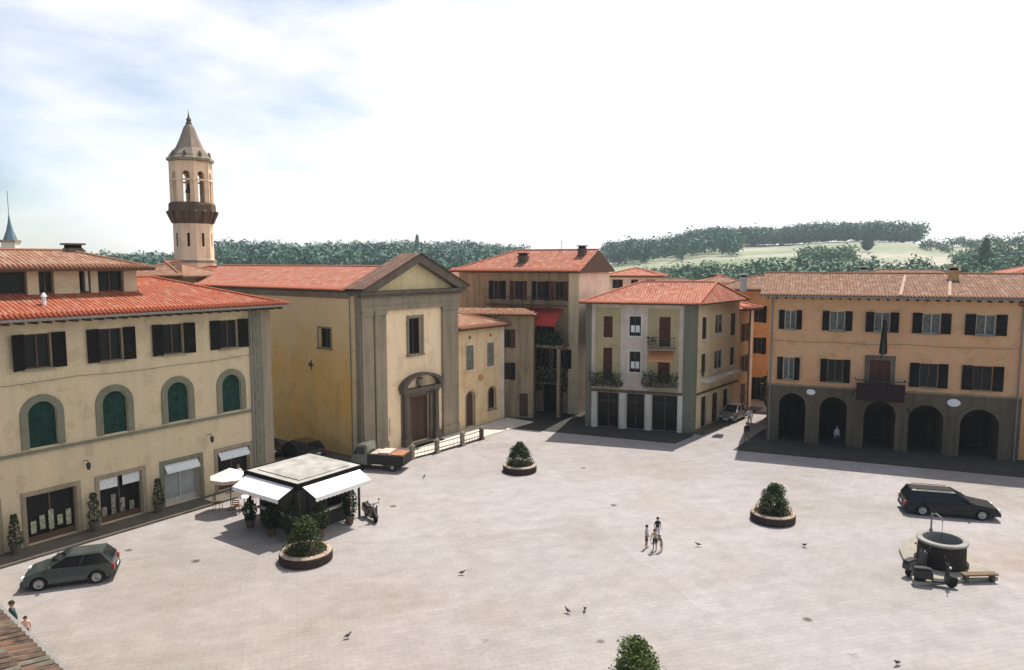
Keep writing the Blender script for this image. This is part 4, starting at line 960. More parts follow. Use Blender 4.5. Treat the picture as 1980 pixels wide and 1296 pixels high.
def potplant(name, label, p, h, r_, seed, mat=LFD, n=900, potr=.26):
    t = thing(name, label, 'plant', p, seed, 'potted plants round the kiosk')
    m = MB(); m.lathe([(potr*.7,0),(potr,.38),(potr*1.1,.40),(potr*1.1,.46),(potr*.9,.46)], n=16); m.build('pot', S_BR, t)
    m = MB(); m.tube((0,0,.4),(0,0,.4+h*.5), .02); m.build('stem', BARK, t)
    def fn(q):
        a = q.uniform(0,2*PI); z = q.random(); k = r_*math.sin(PI*(.15+.8*z))*q.uniform(.4,1.05); return (k*math.cos(a), k*math.sin(a), .42+z*h)
    foliage('foliage', mat, n, .07, fn, t, seed); return t
def kp(x, y): 
    v = Matrix.Rotation(az(125),4,'Z') @ Vector((x,y,0)); return (cK[0]+v.x, cK[1]+v.y)
potplant('potted_plant', 'bushy potted plant at the kiosk corner nearest the camera', kp(2.0,-2.5), 1.5, .55, 1)
potplant('potted_plant', 'broad potted plant under the right white awning', kp(2.6,-1.2), 1.4, .6, 2, LF)
potplant('potted_plant', 'potted plant at the right end of the kiosk', kp(2.5,1.0), 1.7, .5, 3)
potplant('potted_plant', 'tall pot plant under the left white awning of the kiosk', kp(.4,-2.6), 1.2, .5, 4)
potplant('potted_plant', 'slim pot plant at the left end of the kiosk front', kp(-1.6,-2.5), 1.2, .4, 5)
# cafe parasol and furniture left of the kiosk
pp = G(447, 985)
t = thing('parasol', 'cream parasol with tan valance standing left of the kiosk by the shops', 'parasol', pp)
m = MB(); m.lathe([(.28,0),(.28,.08),(.05,.12)], n=14); m.build('base', S_GR, t)
m = MB(); m.tube((0,0,.05),(0,0,2.45),.03); m.build('pole', BARK, t)
m = MB(); K = 8
for k in range(K):
    a = 2*PI*k/K; b = 2*PI*(k+1)/K; A = (1.15*math.cos(a),1.15*math.sin(a),2.0); B = (1.15*math.cos(b),1.15*math.sin(b),2.0)
    m.poly([A,B,(0,0,2.5)], 0); m.poly([(A[0],A[1],1.8),(B[0],B[1],1.8),B,A], 1)
m.build('canopy', [plain('parasol_cream', (.78,.72,.64), .85), plain('parasol_valance', (.62,.45,.32), .85)], t)
def table(label, p):
    t = thing('cafe_table', label, 'table', p, .3, 'cafe furniture left of the kiosk')
    m = MB(); m.lathe([(.35,.71),(.36,.72),(.36,.74),(.34,.75)], n=18); m.build('tabletop', WHT, t)
    m = MB(); m.tube((0,0,.03),(0,0,.71),.025); m.lathe([(.2,0),(.2,.02),(.03,.05)], n=12); m.build('pedestal', IRON, t)
CHR = plain('chair_wood', (.22,.10,.045), .6)
def chair(label, p, a):
    t = thing('cafe_chair', label, 'chair', p, a, 'cafe furniture left of the kiosk')
    m = MB(); m.box(-.2,.2,-.2,.2,.43,.46); m.build('seat', CHR, t)
    m = MB(); m.box(-.2,-.17,.17,.2,.46,.88); m.box(.17,.2,.17,.2,.46,.88)
    for z in (.58,.7,.82): m.box(-.17,.17,.175,.195,z,z+.06)
    m.build('backrest', CHR, t)
    for x, y in ((-.18,-.18),(.18,-.18),(-.18,.18),(.18,.18)):
        m = MB(); m.tube((x*1.1,y*1.1,0),(x,y,.43),.016,n=6); m.build('leg', CHR, t)
table('small white cafe table under the cream parasol', (pp[0]+.75, pp[1]+.1))
chair('wooden cafe chair on the camera side of the white table', (pp[0]+.65, pp[1]-.75), PI)
chair('wooden cafe chair left of the parasol pole', (pp[0]-.75, pp[1]-.1), R(90))
chair('wooden cafe chair behind the white table', (pp[0]+.9, pp[1]+.9), 0)

# ================================================================== VEHICLES
TYRE = plain('tyre', (.012,.012,.012), .8); RIM = plain('rim', (.30,.31,.32), .35, .5, .8); PLAS = plain('black_plastic', (.02,.02,.02), .6)
def paint(name, c, rough=.28, coat=.5):
    if c[0] < .02: rough, coat = .45, .12
    m, N, L, b = new_mat(name, rough, .35); b.inputs['Coat Weight'].default_value = coat; b.inputs['Coat Roughness'].default_value = .08
    tc = N.new('ShaderNodeTexCoord'); n = noise(N, L, tc.outputs['Object'], 1.5, 5)
    L.new(ramp(N, L, n.outputs['Fac'], [(.35, tuple(x*.85 for x in c)), (.65, tuple(x*1.12 for x in c))]).outputs[0], b.inputs['Base Color']); return m
def car(label, p, rot, Lc, W, col, kind='hatch', H=1.42, cat='car', roofcol=None, name='parked_car'):
    t = thing(name, label, cat, p, rot); PM = paint(name+'_paint', col); hl = Lc/2; hw = W/2; ax = hl*.62; wr = .31
    bl = .90
    def arc(cx, r): return [(cx+r*math.cos(PI*k/10), .28+r*math.sin(PI*k/10)) for k in range(11)]
    hood = .74 if kind != 'van' else .85
    xc = hl*.42 if kind == 'estate' else hl*.44
    top = [(-hl,.30),(-hl-.02,.55),(-hl+.05,.84),(-hl+.14,bl),(xc,bl+.02),(xc+.35,bl-.04),(hl-.22,hood),(hl-.03,hood-.14),(hl,.45),(hl-.04,.28)]
    bot = [(ax+wr+.07,.28)]+arc(ax, wr+.06)+[(-ax+wr+.07,.28)]+arc(-ax, wr+.06)
    prof = [(x,z) for x,z in reversed(top)]
    prof = top+bot            # clockwise seen from -y
    m = MB(); m.slab(list(reversed(prof)), -hw, hw)
    for i, v in enumerate(m.v):            # tumble-home and plan taper
        k = 1-.07*max(0, (v.z-.5))/.4-.09*(abs(v.x)/hl)**4; m.v[i] = Vector((v.x, v.y*k, v.z))
    m.build('body', PM, t, bevel=.045)
    x0, x1, x2, x3 = {'hatch': (-hl+.1, -hl+.5, xc-.75, xc+.1), 'estate': (-hl+.1, -hl+.38, xc-.85, xc+.05), 'van': (-hl+.06, -hl+.2, xc-.5, xc+.2)}[kind]
    b0 = hw*.90; b1 = hw*.70; zb = bl-.01; zt = H-.04
    B = [(x0,-b0,zb),(x3,-b0,zb),(x3,b0,zb),(x0,b0,zb)]; Tt = [(x1,-b1,zt),(x2,-b1,zt),(x2,b1,zt),(x1,b1,zt)]
    m = MB(); m.poly([B[0],B[1],Tt[1],Tt[0]]); m.build('side_window', GLB, t)
    m = MB(); m.poly([B[2],B[3],Tt[3],Tt[2]]); m.build('side_window', GLB, t)
    m = MB(); m.poly([B[1],B[2],Tt[2],Tt[1]]); m.build('windscreen', GLB, t)
    m = MB(); m.poly([B[3],B[0],Tt[0],Tt[3]]); m.build('rear_window', GLB, t)
    m = MB(); rp = [(x1-.06,-b1-.03,zt-.005),(x2+.06,-b1-.03,zt-.005),(x2+.06,b1+.03,zt-.005),(x1-.06,b1+.03,zt-.005)]
    rt = [(x1+.05,-b1+.1,H),(x2-.08,-b1+.1,H-.005),(x2-.08,b1-.1,H-.005),(x1+.05,b1-.1,H)]
    for i in range(4): j = (i+1)%4; m.poly([rp[i],rp[j],rt[j],rt[i]])
    m.poly(rt)
    for i in range(4): m.tube(B[i], Tt[i], .04, .035, n=6)
    nb = 3 if kind == 'estate' else 2
    for s in (0, 1):
        yb, yt = (-b0,-b1) if s == 0 else (b0,b1)
        for k in range(1, nb): 
            f = k/nb; m.tube((x0+(x3-x0)*(f-.02), yb, zb), (x1+(x2-x1)*f, yt, zt), .035, n=5)
    if kind == 'estate':
        for s in (-1, 1): m.tube((x1+.2, s*(b1-.08), H+.05), (x2-.2, s*(b1-.08), H+.05), .02, n=5)
    m.build('roof', paint('pale_roof_paint', roofcol) if roofcol else PM, t)
    for sx in (-1, 1):
        for sy in (-1, 1):
            q = MB(Matrix.Translation((sx*ax, sy*(hw-.13), .31)) @ Matrix.Rotation(R(90),4,'X')); q.lathe([(.2,-.1),(wr-.02,-.1),(wr,-.07),(wr,.07),(wr-.02,.1),(.2,.1)], n=22); wh = q.build('wheel', TYRE, t)
            q = MB(Matrix.Translation((sx*ax, sy*(hw-.03), .31)) @ Matrix.Rotation(R(90),4,'X')); q.lathe([(.2,-.02),(.2,.02),(.12,.0),(.04,.025),(.01,.03)] if sy < 0 else [(.01,-.03),(.04,-.025),(.12,0),(.2,-.02),(.2,.02)], n=18); q.build('rim', RIM, wh)
    for s in (-1, 1):
        q = MB(); q.box(hl-.12, hl-.0, s*hw*.72-.16, s*hw*.72+.16, .52, .66); q.build('headlight', plain('lamp_glass', (.7,.72,.72), .15, .6), t, bevel=.02)
        q = MB(); q.box(-hl-.03, -hl+.08, s*hw*.78-.11, s*hw*.78+.11, .58, .80); q.build('tail_light', plain('tail_lens', (.28,.012,.01), .25), t, bevel=.02)
        q = MB(); q.box(x3-.28, x3-.16, s*(b0+.02) if s > 0 else -b0-.2, s*(b0+.2) if s > 0 else -b0-.02, .93, 1.06); q.build('mirror', PM, t, bevel=.03)
    q = MB(); q.box(hl-.05, hl+.05, -hw*.86, hw*.86, .24, .44); q.build('bumper', PLAS, t, bevel=.03)
    q = MB(); q.box(-hl-.06, -hl+.05, -hw*.86, hw*.86, .26, .48); q.build('bumper', PLAS, t, bevel=.03)
    q = MB(); q.box(hl+.052, hl+.06, -.25,.25,.30,.41); q.build('number_plate', WHT, t)
    q = MB(); q.box(-hl-.07, -hl-.062, -.25,.25,.52,.63); q.build('number_plate', WHT, t)
    q = MB(); q.box(-hl+.3, hl-.3, -hw+.1, hw-.1, .16, .28); q.build('underbody', PLAS, t)
    return t
c1 = G(140, 1122)
car('dark green hatchback with shiny roof parked before the left shops', c1, az(70)+PI, 3.65, 1.66, (.035,.048,.048), 'hatch', 1.40)
c2 = G(1832, 993)
car('long black estate car parked between the well and the town hall', c2, az(106), 4.85, 1.75, (.003,.003,.0035), 'estate', 1.45)
c3 = G(1416, 812)
car('small grey car with white roof in the side street', c3, az(38.3)+PI, 3.3, 1.5, (.20,.19,.17), 'hatch', 1.45, roofcol=(.75,.75,.72))
car('dark saloon parked in the shaded alley beside the church flank', (-15.9, 53.2), az(-53), 4.1, 1.65, (.02,.022,.025), 'hatch', 1.4)
car('black car half hidden behind the kiosk roof in the alley', (-19.2, 53.8), az(-48), 4.0, 1.65, (.012,.014,.016), 'hatch', 1.4)
# small pickup
PKX = G(738, 905)
pk = thing('pickup_truck', 'small grey green pickup with orange brown load parked by the church front', 'truck', PKX, az(103)+PI)
PG = paint('pickup_paint', (.13,.145,.11)); 
m = MB(); prof = [(.75,.35),(.75,1.72),(.85,1.80),(1.45,1.78),(1.62,1.68),(1.92,1.05),(2.0,.95),(2.0,.35)]
m.slab(list(reversed([(x,z) for x,z in prof])), -.74, .74); m.build('cab', PG, pk, bevel=.04)
m = MB(); m.poly([(1.64,-.62,1.64),(1.935,-.66,1.06),(1.935,.66,1.06),(1.64,.62,1.64)]); m.build('windscreen', GLB, pk)
for s in (-1, 1):
    m = MB(); m.poly([(.95,s*.745,1.1),(1.8,s*.745,1.1),(1.55,s*.745,1.62),(.95,s*.745,1.62)]); m.build('side_window', GLB, pk)
    m = MB(); m.box(1.98,2.03,s*.5-.12,s*.5+.12,.6,.8); m.build('headlight', plain('lamp_glass', (.7,.72,.72), .15, .6), pk)
    for x in (-1.1, 1.3):
        q = MB(Matrix.Translation((x, s*.62, .28)) @ Matrix.Rotation(R(90),4,'X')); q.lathe([(.15,-.09),(.27,-.09),(.28,.0),(.27,.09),(.15,.09)], n=18); wh = q.build('wheel', TYRE, pk)
        q = MB(Matrix.Translation((x, s*.72, .28)) @ Matrix.Rotation(R(90),4,'X')); q.lathe([(.15,-.01),(.15,.01)], n=14); q.build('rim', RIM, wh)
m = MB(); m.box(-1.95,.72,-.78,.78,.45,.62); m.build('bed', PLAS, pk)
for a in ((-1.95,.72,-.8,-.76),(-1.95,.72,.76,.8),(-1.95,-1.91,-.76,.76),(.66,.70,-.76,.76)):
    m = MB(); m.box(*a, .62, 1.15); m.build('side_board', plain('dark_boards', (.03,.024,.022), .7), pk)
ld = [(-1.4,.0,1.1,(.36,.16,.08)),(-.45,.0,1.0,(.55,.42,.36)),(.25,.0,.72,(.42,.36,.30))]
for i, (x, y, w_, c) in enumerate(ld):
    b = MB(); b.box(-w_*.42,w_*.42,-.68,.68,0,.58 if i != 1 else .68); o = b.build('crate', plain('crate_%d' % i, c, .85, scale=3, var=.3), None, bevel=.02)
    v = Matrix.Rotation(az(103)+PI,4,'Z') @ Vector((x,y,0)); o.location = (PKX[0]+v.x, PKX[1]+v.y, .62); o.rotation_euler = (0,0,az(103)+PI)
    tag(o, ['orange brown crate at the tail of the small pickup bed','pinkish white crate in the middle of the pickup bed','beige crate directly behind the pickup cab'][i], 'crate', 'crates on the pickup bed')

def scooter(label, p, rot, col, lean=0, name='scooter'):
    t = thing(name, label, 'scooter', p, rot); PMs = paint('scooter_paint', col, .3)
    for x in (-.62, .64):
        q = MB(Matrix.Translation((x,0,.25)) @ Matrix.Rotation(R(90),4,'X')); q.lathe([(.14,-.05),(.23,-.05),(.25,0),(.23,.05),(.14,.05)], n=18); wh = q.build('wheel', TYRE, t)
        q = MB(Matrix.Translation((x,0,.25)) @ Matrix.Rotation(R(90),4,'X')); q.lathe([(.14,-.03),(.14,.03)], n=12); q.build('rim', RIM, wh)
    m = MB(); m.slab([(-.95,.42),(-.9,.68),(-.35,.72),(-.12,.62),(-.1,.30),(-.5,.28),(-.85,.34)], -.17, .17); m.build('body', PMs, t, bevel=.05)
    m = MB(); m.box(-.15,.38,-.17,.17,.22,.29); m.build('footboard', PLAS, t)
    m = MB(); m.slab([(.36,.24),(.44,.95),(.52,.95),(.50,.24)], -.2, .2); m.build('leg_shield', PMs, t, bevel=.03)
    m = MB(); m.tube((.66,0,.25),(.46,0,.98),.03); m.build('fork', RIM, t)
    m = MB(); m.tube((.44,-.33,1.05),(.44,.33,1.05),.02); m.tube((.46,0,.95),(.44,0,1.05),.04); m.build('handlebar', PLAS, t)
    for s in (-1, 1): m = MB(); m.tube((.44,s*.25,1.05),(.40,s*.33,1.22),.01,n=5); m.ball((.40,s*.34,1.25),.05,6); m.build('mirror', PLAS, t)
    m = MB(); m.ball((.55,0,.9),.07,8); m.build('headlight', plain('lamp_glass', (.7,.72,.72), .15, .6), t)
    m = MB(); m.slab([(-.92,.69),(-.88,.80),(-.4,.82),(-.15,.76),(-.13,.71)], -.15, .15); m.build('seat', PLAS, t, bevel=.03)
    m = MB(); m.slab([(.45,.42),(.62,.54),(.85,.50),(.92,.36),(.86,.36),(.8,.44),(.64,.47),(.5,.38)], -.07, .07); m.build('mudguard', PMs, t, bevel=.01)
    m = MB(); m.tube((-.1,.0,.28),(-.02,.2,.0),.015,n=5); m.build('stand', IRON, t)
    return t
scooter('dark motor scooter parked to the right of the kiosk', G(717,1005), az(145), (.05,.035,.035))
scooter('black scooter parked against the well, on its camera side', G(1808,1133), az(108), (.015,.018,.016))
scooter('dark scooter standing just left of the well drum', G(1772,1108), az(60), (.03,.03,.03))

# ================================================================== WELL
wc = (20.62, 33.55)
A_, B_, C_ = G(1738,1066), G(1768,1134), G(1930,1122)
m = MB(); ctr = Vector(wc); pts = [A_, B_, C_, (C_[0]+.3, C_[1]+2.6), (A_[0]+1.6, A_[1]+1.6)]
m.prism(pts, 0, .16); o = m.build('well_platform', [plaster('well_platform_stone', (.36,.32,.27), (.22,.2,.16), .4)], None, bevel=.02)
tag(o, 'low pale stone step under the old well', 'step')
WL = thing('stone_well', 'round dark stone well with pale rim and iron winch post', 'well', (wc[0], wc[1], .16))
m = MB(); m.lathe([(1.12,0),(1.16,.12),(1.04,.16),(1.02,1.05)], n=36, cap=False); m.build('drum', plaster('well_stone', (.045,.036,.03), (.025,.022,.02), .5), WL)
m = MB(); m.lathe([(1.02,1.05),(1.10,1.09),(1.12,1.18),(1.08,1.21),(.86,1.21),(.84,1.17),(.84,.3)], n=36, cap=False); m.poly([(.845*math.cos(2*PI*k/24), .845*math.sin(2*PI*k/24), .35) for k in range(24)], 1); m.build('rim', [plaster('well_rim_stone', (.34,.33,.30), (.2,.2,.18), .4), BLK], WL)
m = MB(); m.tube((0,.95,1.25),(0,.95,2.1),.045,.035); m.path([(0,.95,2.05),(0,.6,2.2),(0,.2,2.15),(0,.05,2.0)], .03); m.lathe([(.09,1.25),(.09,1.3),(.05,1.34)], (0,.95), 10); m.build('winch_post', GUT, WL)
m = MB(); m.tube((0,.05,2.0),(0,.05,1.0),.012,n=5); m.build('chain', IRON, WL)
# iron bucket leaning by the well
# bench-like plank
bp = G(1895, 1127)
t = thing('stone_bench', 'low brown bench at the right foot of the well step', 'bench', (bp[0], bp[1]+.1, .0), R(3))
m = MB(); m.box(-.8,.8,-.17,.17,.34,.41); m.build('seat', plain('bench_wood', (.16,.10,.06), .8), t)
for x in (-.62,.62): m = MB(); m.box(x-.06,x+.06,-.14,.14,0,.34); m.build('leg', S_DK, t)

# ================================================================== PEOPLE
def add_hand(m, wr, dr, side, sc, mi):
    """palm, four bent fingers of different lengths and a thumb leaving the side of the palm"""
    d = Vector(dr).normalized(); s = Vector((side,0,0)); s = (s-d*s.dot(d)).normalized(); f = d.cross(s).normalized()
    w_ = Vector(wr); 
    if f.y > 0: f = -f
    a = w_; b = w_+d*.09*sc
    m.tube(a, b, .024*sc, .034*sc, n=6, mi=mi)
    for k, ln in enumerate((.062,.075,.07,.055)):
        o = b+f*(.026-.0175*k)*sc-d*.01*sc; e = o+d*ln*.55*sc; g_ = e+(d*.8-s*.6).normalized()*ln*.5*sc
        m.tube(o, e, .0095*sc, .009*sc, n=5, mi=mi); m.tube(e, g_, .009*sc, .007*sc, n=5, mi=mi)
    o = a+d*.03*sc+f*.028*sc; e = o+(d*.6+f*.8).normalized()*.035*sc; m.tube(o, e, .011*sc, .010*sc, n=5, mi=mi); m.tube(e, e+d*.03*sc, .010*sc, .008*sc, n=5, mi=mi)
def person(label, p, rot, h, shirt, legs, pose='stand', sleeves='short', hair=HAIR, shorts=False, z=0, seed=0):
    """one continuous skinned body; x right, y back, faces -y"""
    t = thing('person', label, 'person', (p[0], p[1], z), rot); k = h/1.75; child = h < 1.4; hd = 1.12 if child else 1.0
    step = {'stand': .03, 'walk': .28, 'lean': .05, 'sit': 0}[pose]; rnd = random.Random(seed)
    V = []; Rr = []; Ed = []
    def add(pt, r, par=None):
        V.append((pt[0]*k, pt[1]*k, pt[2]*k)); Rr.append(r*k)
        if par is not None: Ed.append((par, len(V)-1))
        return len(V)-1
    ly = .0 if pose != 'lean' else -.22
    pel = add((0,0,.94), .135); wa = add((0,ly*.3,1.09), .125, pel); chs = add((0,ly*.7,1.30), .15, wa); ub = add((0,ly,1.43), .10, chs); nk = add((0,ly*1.05,1.51), .052, ub); hb = add((0,ly*1.15-.01,1.59), .075*hd, nk); hm = add((0,ly*1.2-.015,1.67), .092*hd, hb); ht = add((0,ly*1.2-.005,1.735), .06*hd, hm)
    hands = []
    for s in (-1, 1):
        fy = -s*step*.5
        hip = add((s*.095,0,.88), .095, pel); kn = add((s*.105, fy*.55-.03*(step > .1), .49), .062, hip); an = add((s*.11, fy+.02, .09), .042, kn); to = add((s*.125, fy-.13, .035), .036, an)
        sh = add((s*.185,ly,1.40), .062, ub); swing = s*step*.35
        eb = add((s*.245,ly+.02+swing*.5,1.13), .045, sh); 
        wr_ = (s*.25,ly-.06+swing-(.12 if pose == 'lean' else .03),.90); w2_ = add(wr_, .030, eb)
        hands.append((tuple(c*k for c in wr_), Vector(wr_)-Vector((s*.245,ly+.02,1.13)), s))
    me = bpy.data.meshes.new('body_base'); me.from_pydata(V, Ed, []); ob = bpy.data.objects.new('body_base', me); C.objects.link(ob)
    sk = ob.modifiers.new('skin', 'SKIN'); sk.use_smooth_shade = True
    for i, r in enumerate(Rr): me.skin_vertices[0].data[i].radius = (r*(1.08), r*(.72 if i in (pel, wa, chs, ub) else 1))
    me.skin_vertices[0].data[0].use_root = True
    sb = ob.modifiers.new('sub', 'SUBSURF'); sb.levels = 2; sb.render_levels = 2
    dg = bpy.context.evaluated_depsgraph_get(); bm_ = bpy.data.meshes.new_from_object(ob.evaluated_get(dg)); bpy.data.objects.remove(ob)
    m = MB(); vs = [v.co.copy() for v in bm_.vertices]
    for f in bm_.polygons:
        c = f.center/k; mi = 0
        if c.z < .07: mi = 3
        elif c.z < (.99 if abs(c.x) < .215 else 0): mi = 2
        elif c.z < 1.49: mi = 1
        if abs(c.x) > .2 and c.z < (1.22 if sleeves == 'short' else .93) and c.z > .8 : mi = 0
        if shorts and .07 < c.z < .52: mi = 0
        m.poly([vs[i] for i in f.vertices], mi)
    for wr_, dr, s in hands: add_hand(m, wr_, dr, -s, k, 0)
    hz = 1.655*k; hy = (ly*1.2-.015)*k
    m.tube((0,hy-.082*k*hd,hz+.0),(0,hy-.112*k*hd,hz-.02*k),.012*k,.014*k,n=6,mi=0)            # nose
    for s in (-1, 1): m.ball((s*.034*k,hy-.083*k*hd,hz+.018*k), .009*k, 5, 4); m.ball((s*.094*k*hd,hy,hz), .02*k, 6, 0, 1.5)
    m.tube((-.022*k,hy-.085*k*hd,hz-.047*k),(.022*k,hy-.085*k*hd,hz-.047*k),.006*k,n=5,mi=5)
    o = m.build('body', [SKIN, shirt, legs, plain('shoes', (.03,.025,.02), .6), BLK, plain('lips', (.28,.10,.08), .6)], t, smooth=True)
    q = MB(); n = 10; r = .104*k*hd
    for i in range(n):
        for j in range(18):
            def P(i_, j_):
                th_ = PI*.5*i_/n*1.35; ph = 2*PI*j_/18; lim = .62 if math.sin(ph) < -.35 else 1; th_ *= lim
                return (r*math.sin(th_)*math.cos(ph), hy+.008*k+r*1.08*math.sin(th_)*math.sin(ph), hz+.012*k+r*1.12*math.cos(th_))
            q.poly([P(i,j),P(i+1,j),P(i+1,j+1),P(i,j+1)])
    q.build('hair', hair, t, smooth=True); return t
F_DK = plain('dark_cloth', (.02,.02,.024), .9); F_WH = plain('white_cloth', (.72,.70,.66), .9); F_TN = plain('tan_cloth', (.36,.30,.20), .9); F_LB = plain('pale_blue_cloth', (.30,.34,.42), .9); F_PK = plain('pink_cloth', (.62,.36,.30), .9); F_RD = plain('maroon_cloth', (.10,.02,.02), .9); F_GN = plain('teal_cloth', (.03,.07,.065), .9); F_OL = plain('olive_cloth', (.13,.12,.06), .9); F_LV = plain('lilac_cloth', (.42,.38,.42), .9)
g = G(1250,1059); person('child with dark hair and lilac shirt, left of the playing group', g, R(60), 1.18, F_LV, F_DK, 'stand', seed=1, shorts=True)
g = G(1266,1064); person('child in cream shirt with dark shorts nearest the camera in the group', g, R(-20), 1.15, F_TN, F_DK, 'lean', seed=2, shorts=True)
g = G(1271,1044); person('child in black top standing at the back of the playing group', g, R(15), 1.22, F_DK, F_LV, 'stand', seed=3)
g = G(1279,1066); person('small crouched looking child in olive clothes at the right of the group', g, R(-60), .85, F_OL, F_TN, 'lean', seed=4)
g = G(1443,858); person('person in dark clothes walking out of the side street', g, R(10), 1.74, F_DK, F_OL, 'walk', seed=5, sleeves='long')
g = G(1449,826); person('person in white shirt and pale trousers farther up the side street', g, R(-10), 1.76, F_WH, F_TN, 'walk', seed=6)
g = G(1620,866); person('person in pale blue shirt standing under the second town hall arch', (g[0]-.05,g[1]+.2), R(20), 1.72, F_LB, F_DK, 'stand', seed=7)
g = G(28,1246); person('person in teal and black behind the foreground roof corner', g, R(-40), 1.72, F_GN, F_DK, 'walk', seed=8, sleeves='long')
g = G(52,1243); person('child in pink top and maroon shorts beside the adult at lower left', g, R(30), 1.05, F_PK, F_RD, 'stand', seed=9)
g = G(462,950); person('person in white shirt standing at the left side of the kiosk', g, R(35), 1.75, F_WH, F_TN, 'stand', seed=10)
g = G(672,1012); person('customer in dark jacket at the right side of the kiosk counter', g, R(-120), 1.7, F_DK, F_DK, 'stand', seed=11, sleeves='long')

# ================================================================== PIGEONS
PIG = plain('pigeon_grey', (.05,.045,.05), .7)
def pigeon_mesh():
    m = MB()
    st = [(-.17,.012,.10,.006),(-.09,.035,.115,.022),(-.02,.06,.125,.05),(.06,.055,.14,.05),(.10,.032,.175,.032),(.125,.028,.205,.028),(.15,.022,.215,.022),(.165,.008,.212,.006)]
    ring = [[(x, r_*math.cos(2*PI*k/8), z+rz*math.sin(2*PI*k/8)) for k in range(8)] for x, r_, z, rz in st]
    for a, b in zip(ring, ring[1:]):
        for k in range(8): m.poly([a[k],b[k],b[(k+1)%8],a[(k+1)%8]])
    m.poly(ring[0]); m.poly(list(reversed(ring[-1]))); m.tube((.16,0,.212),(.19,0,.205),.006,.002,n=5)
    for s in (-1, 1): m.tube((.01,s*.02,.09),(.02,s*.025,.0),.005,n=4); m.poly([(.05,s*.06,.15),(-.04,s*.066,.13),(-.15,s*.025,.105),(-.04,s*.05,.155)])
    return m.mesh('pigeon', PIG, True)
pm = pigeon_mesh()
PG_ = [(893,1112,'on the gridded paving below mid piazza'),(1098,1186,'left one of the pair above the bright shrub'),(1131,1182,'right one of the pair above the bright shrub'),(672,1235,'near the bottom edge below the kiosk planter'),(1350,1057,'between the children and the right planter'),(1555,1058,'right below the planter by the estate car'),(820,925,'near the churchyard, right of the pickup'),(1735,1287,'at the bottom right below the well'),]
for i, (x, y, wh) in enumerate(PG_):
    o = bpy.data.objects.new('pigeon', pm); C.objects.link(o); p = G(x, y); o.location = (p[0], p[1], .0); o.rotation_euler = (0,0,i*2.3); o.scale = (1.05,)*3
    tag(o, 'dark pigeon '+wh, 'bird', 'pigeons on the paving')

# ================================================================== FOREGROUND HOUSE (lower left)
FH = thing('foreground_house', 'tan house with brown tiled eave in the bottom left corner', 'house', (-7.38, 11.01), math.atan2(.643,-.766))
m = MB(); wall(m, -4, 12, 0, 7.55, [(2,3,4.6,6.4),(6,7,4.6,6.4)], .25); m.build('wall', P_FG, FH); shell(FH, -4, 12, 8, 7.55, P_FG)
for o in ((2,3,4.6,6.4),(6,7,4.6,6.4)): window(FH, o, shut=SH_G, shw=.5)
roof(FH, -4.6, 12.6, -.02, 8.6, 7.98, .22, T_DKR, False, True)
m = MB()
rr = random.Random(4)
for k in range(86):
    x = -4.5+k*.2; L_ = 4.2
    for j in range(9):
        y = -.06+j*.46; z = 8.0+(y+.02)*.22; q = rr.uniform(-.012,.012)
        m.tube((x+q,y,z+.045),(x-q,y+.5,z+.5*.22+.02), .085,.068, n=7, mi=rr.choice((0,0,1,2)))
m.build('cover_tiles', [plain('tile_brown', (.10,.07,.05), .9, var=.4), plain('tile_umber', (.09,.06,.045), .9, var=.4), plain('tile_lichen', (.14,.12,.09), .9, var=.4)], FH)
m = MB(); m.tube((-4.6,-.12,7.92),(12.7,-.12,7.92),.1,n=10); m.build('gutter', GUT, FH)
FH.location = (-7.38, 11.01, 0)

# ================================================================== TREES AND WOODS
def crown_cluster(m, rnd, c, r, h, n, s):
    """leafy tuft crown made of many small faces"""
    lob = [(rnd.uniform(-.5,.5)*r, rnd.uniform(-.5,.5)*r, rnd.uniform(.3,.85)*h, rnd.uniform(.35,.6)*r) for _ in range(5)]
    for _ in range(n):
        lx, ly, lz, lr = rnd.choice(lob)
        v = Vector((rnd.gauss(0,1), rnd.gauss(0,1), rnd.gauss(0,1))).normalized()*lr*rnd.uniform(.7,1.1)
        p = Vector((c[0]+lx+v.x, c[1]+ly+v.y, c[2]+max(h*.08, lz+v.z))); d = (v.normalized()+Vector((rnd.gauss(0,.4), rnd.gauss(0,.4), rnd.gauss(0,.4)))).normalized()
        u = d.orthogonal().normalized(); w_ = d.cross(u); a = rnd.uniform(0,PI); u, w_ = u*math.cos(a)+w_*math.sin(a), w_*math.cos(a)-u*math.sin(a); q = s*rnd.uniform(.6,1.3)
        m.poly([p-u*q, p+w_*q*.6, p+u*q, p-w_*q*.6])
def wood(name, label, mat, pts, r, h, n, s, seed):
    rnd = random.Random(seed); m = MB()
    for x, y in pts:
        k = rnd.uniform(.75,1.25); crown_cluster(m, rnd, (x, y, hgt(x,y)), r*k, h*k, n, s)
    tag(m.build(name, mat), label, 'wood', kind='stuff')
def polar(px, r): a = math.atan((px-990)/1400.); return (r*math.sin(a), r*math.cos(a))
rnd = random.Random(11)
pts = []
for _ in range(950): 
    px = rnd.uniform(180, 1010); r = rnd.uniform(330, 720)**1; pts.append(polar(px, r))
wood('left_woods', 'dark green wooded ridge behind the church roof', LFT, pts, 9, 11, 120, 1.15, 1)
pts = [polar(px+rnd.uniform(-6,6), rnd.uniform(640,730)) for px in range(1180,1385,3) for _ in range(5)]
pts += [polar(rnd.uniform(1180,1420), rnd.uniform(480,700)) for _ in range(160)]
pts += [polar(px+rnd.uniform(-4,4), rnd.uniform(660,715)) for px in range(1376,1772,3) for _ in range(3)]
wood('ridge_woods', 'row of tall blue green trees on the right hand hill crest', LFT, pts, 8.5, 13.5, 130, 1.1, 2)
pts = [polar(px+rnd.uniform(-5,5), rnd.uniform(215,330)) for px in range(1240,2040,5) for _ in range(2)]
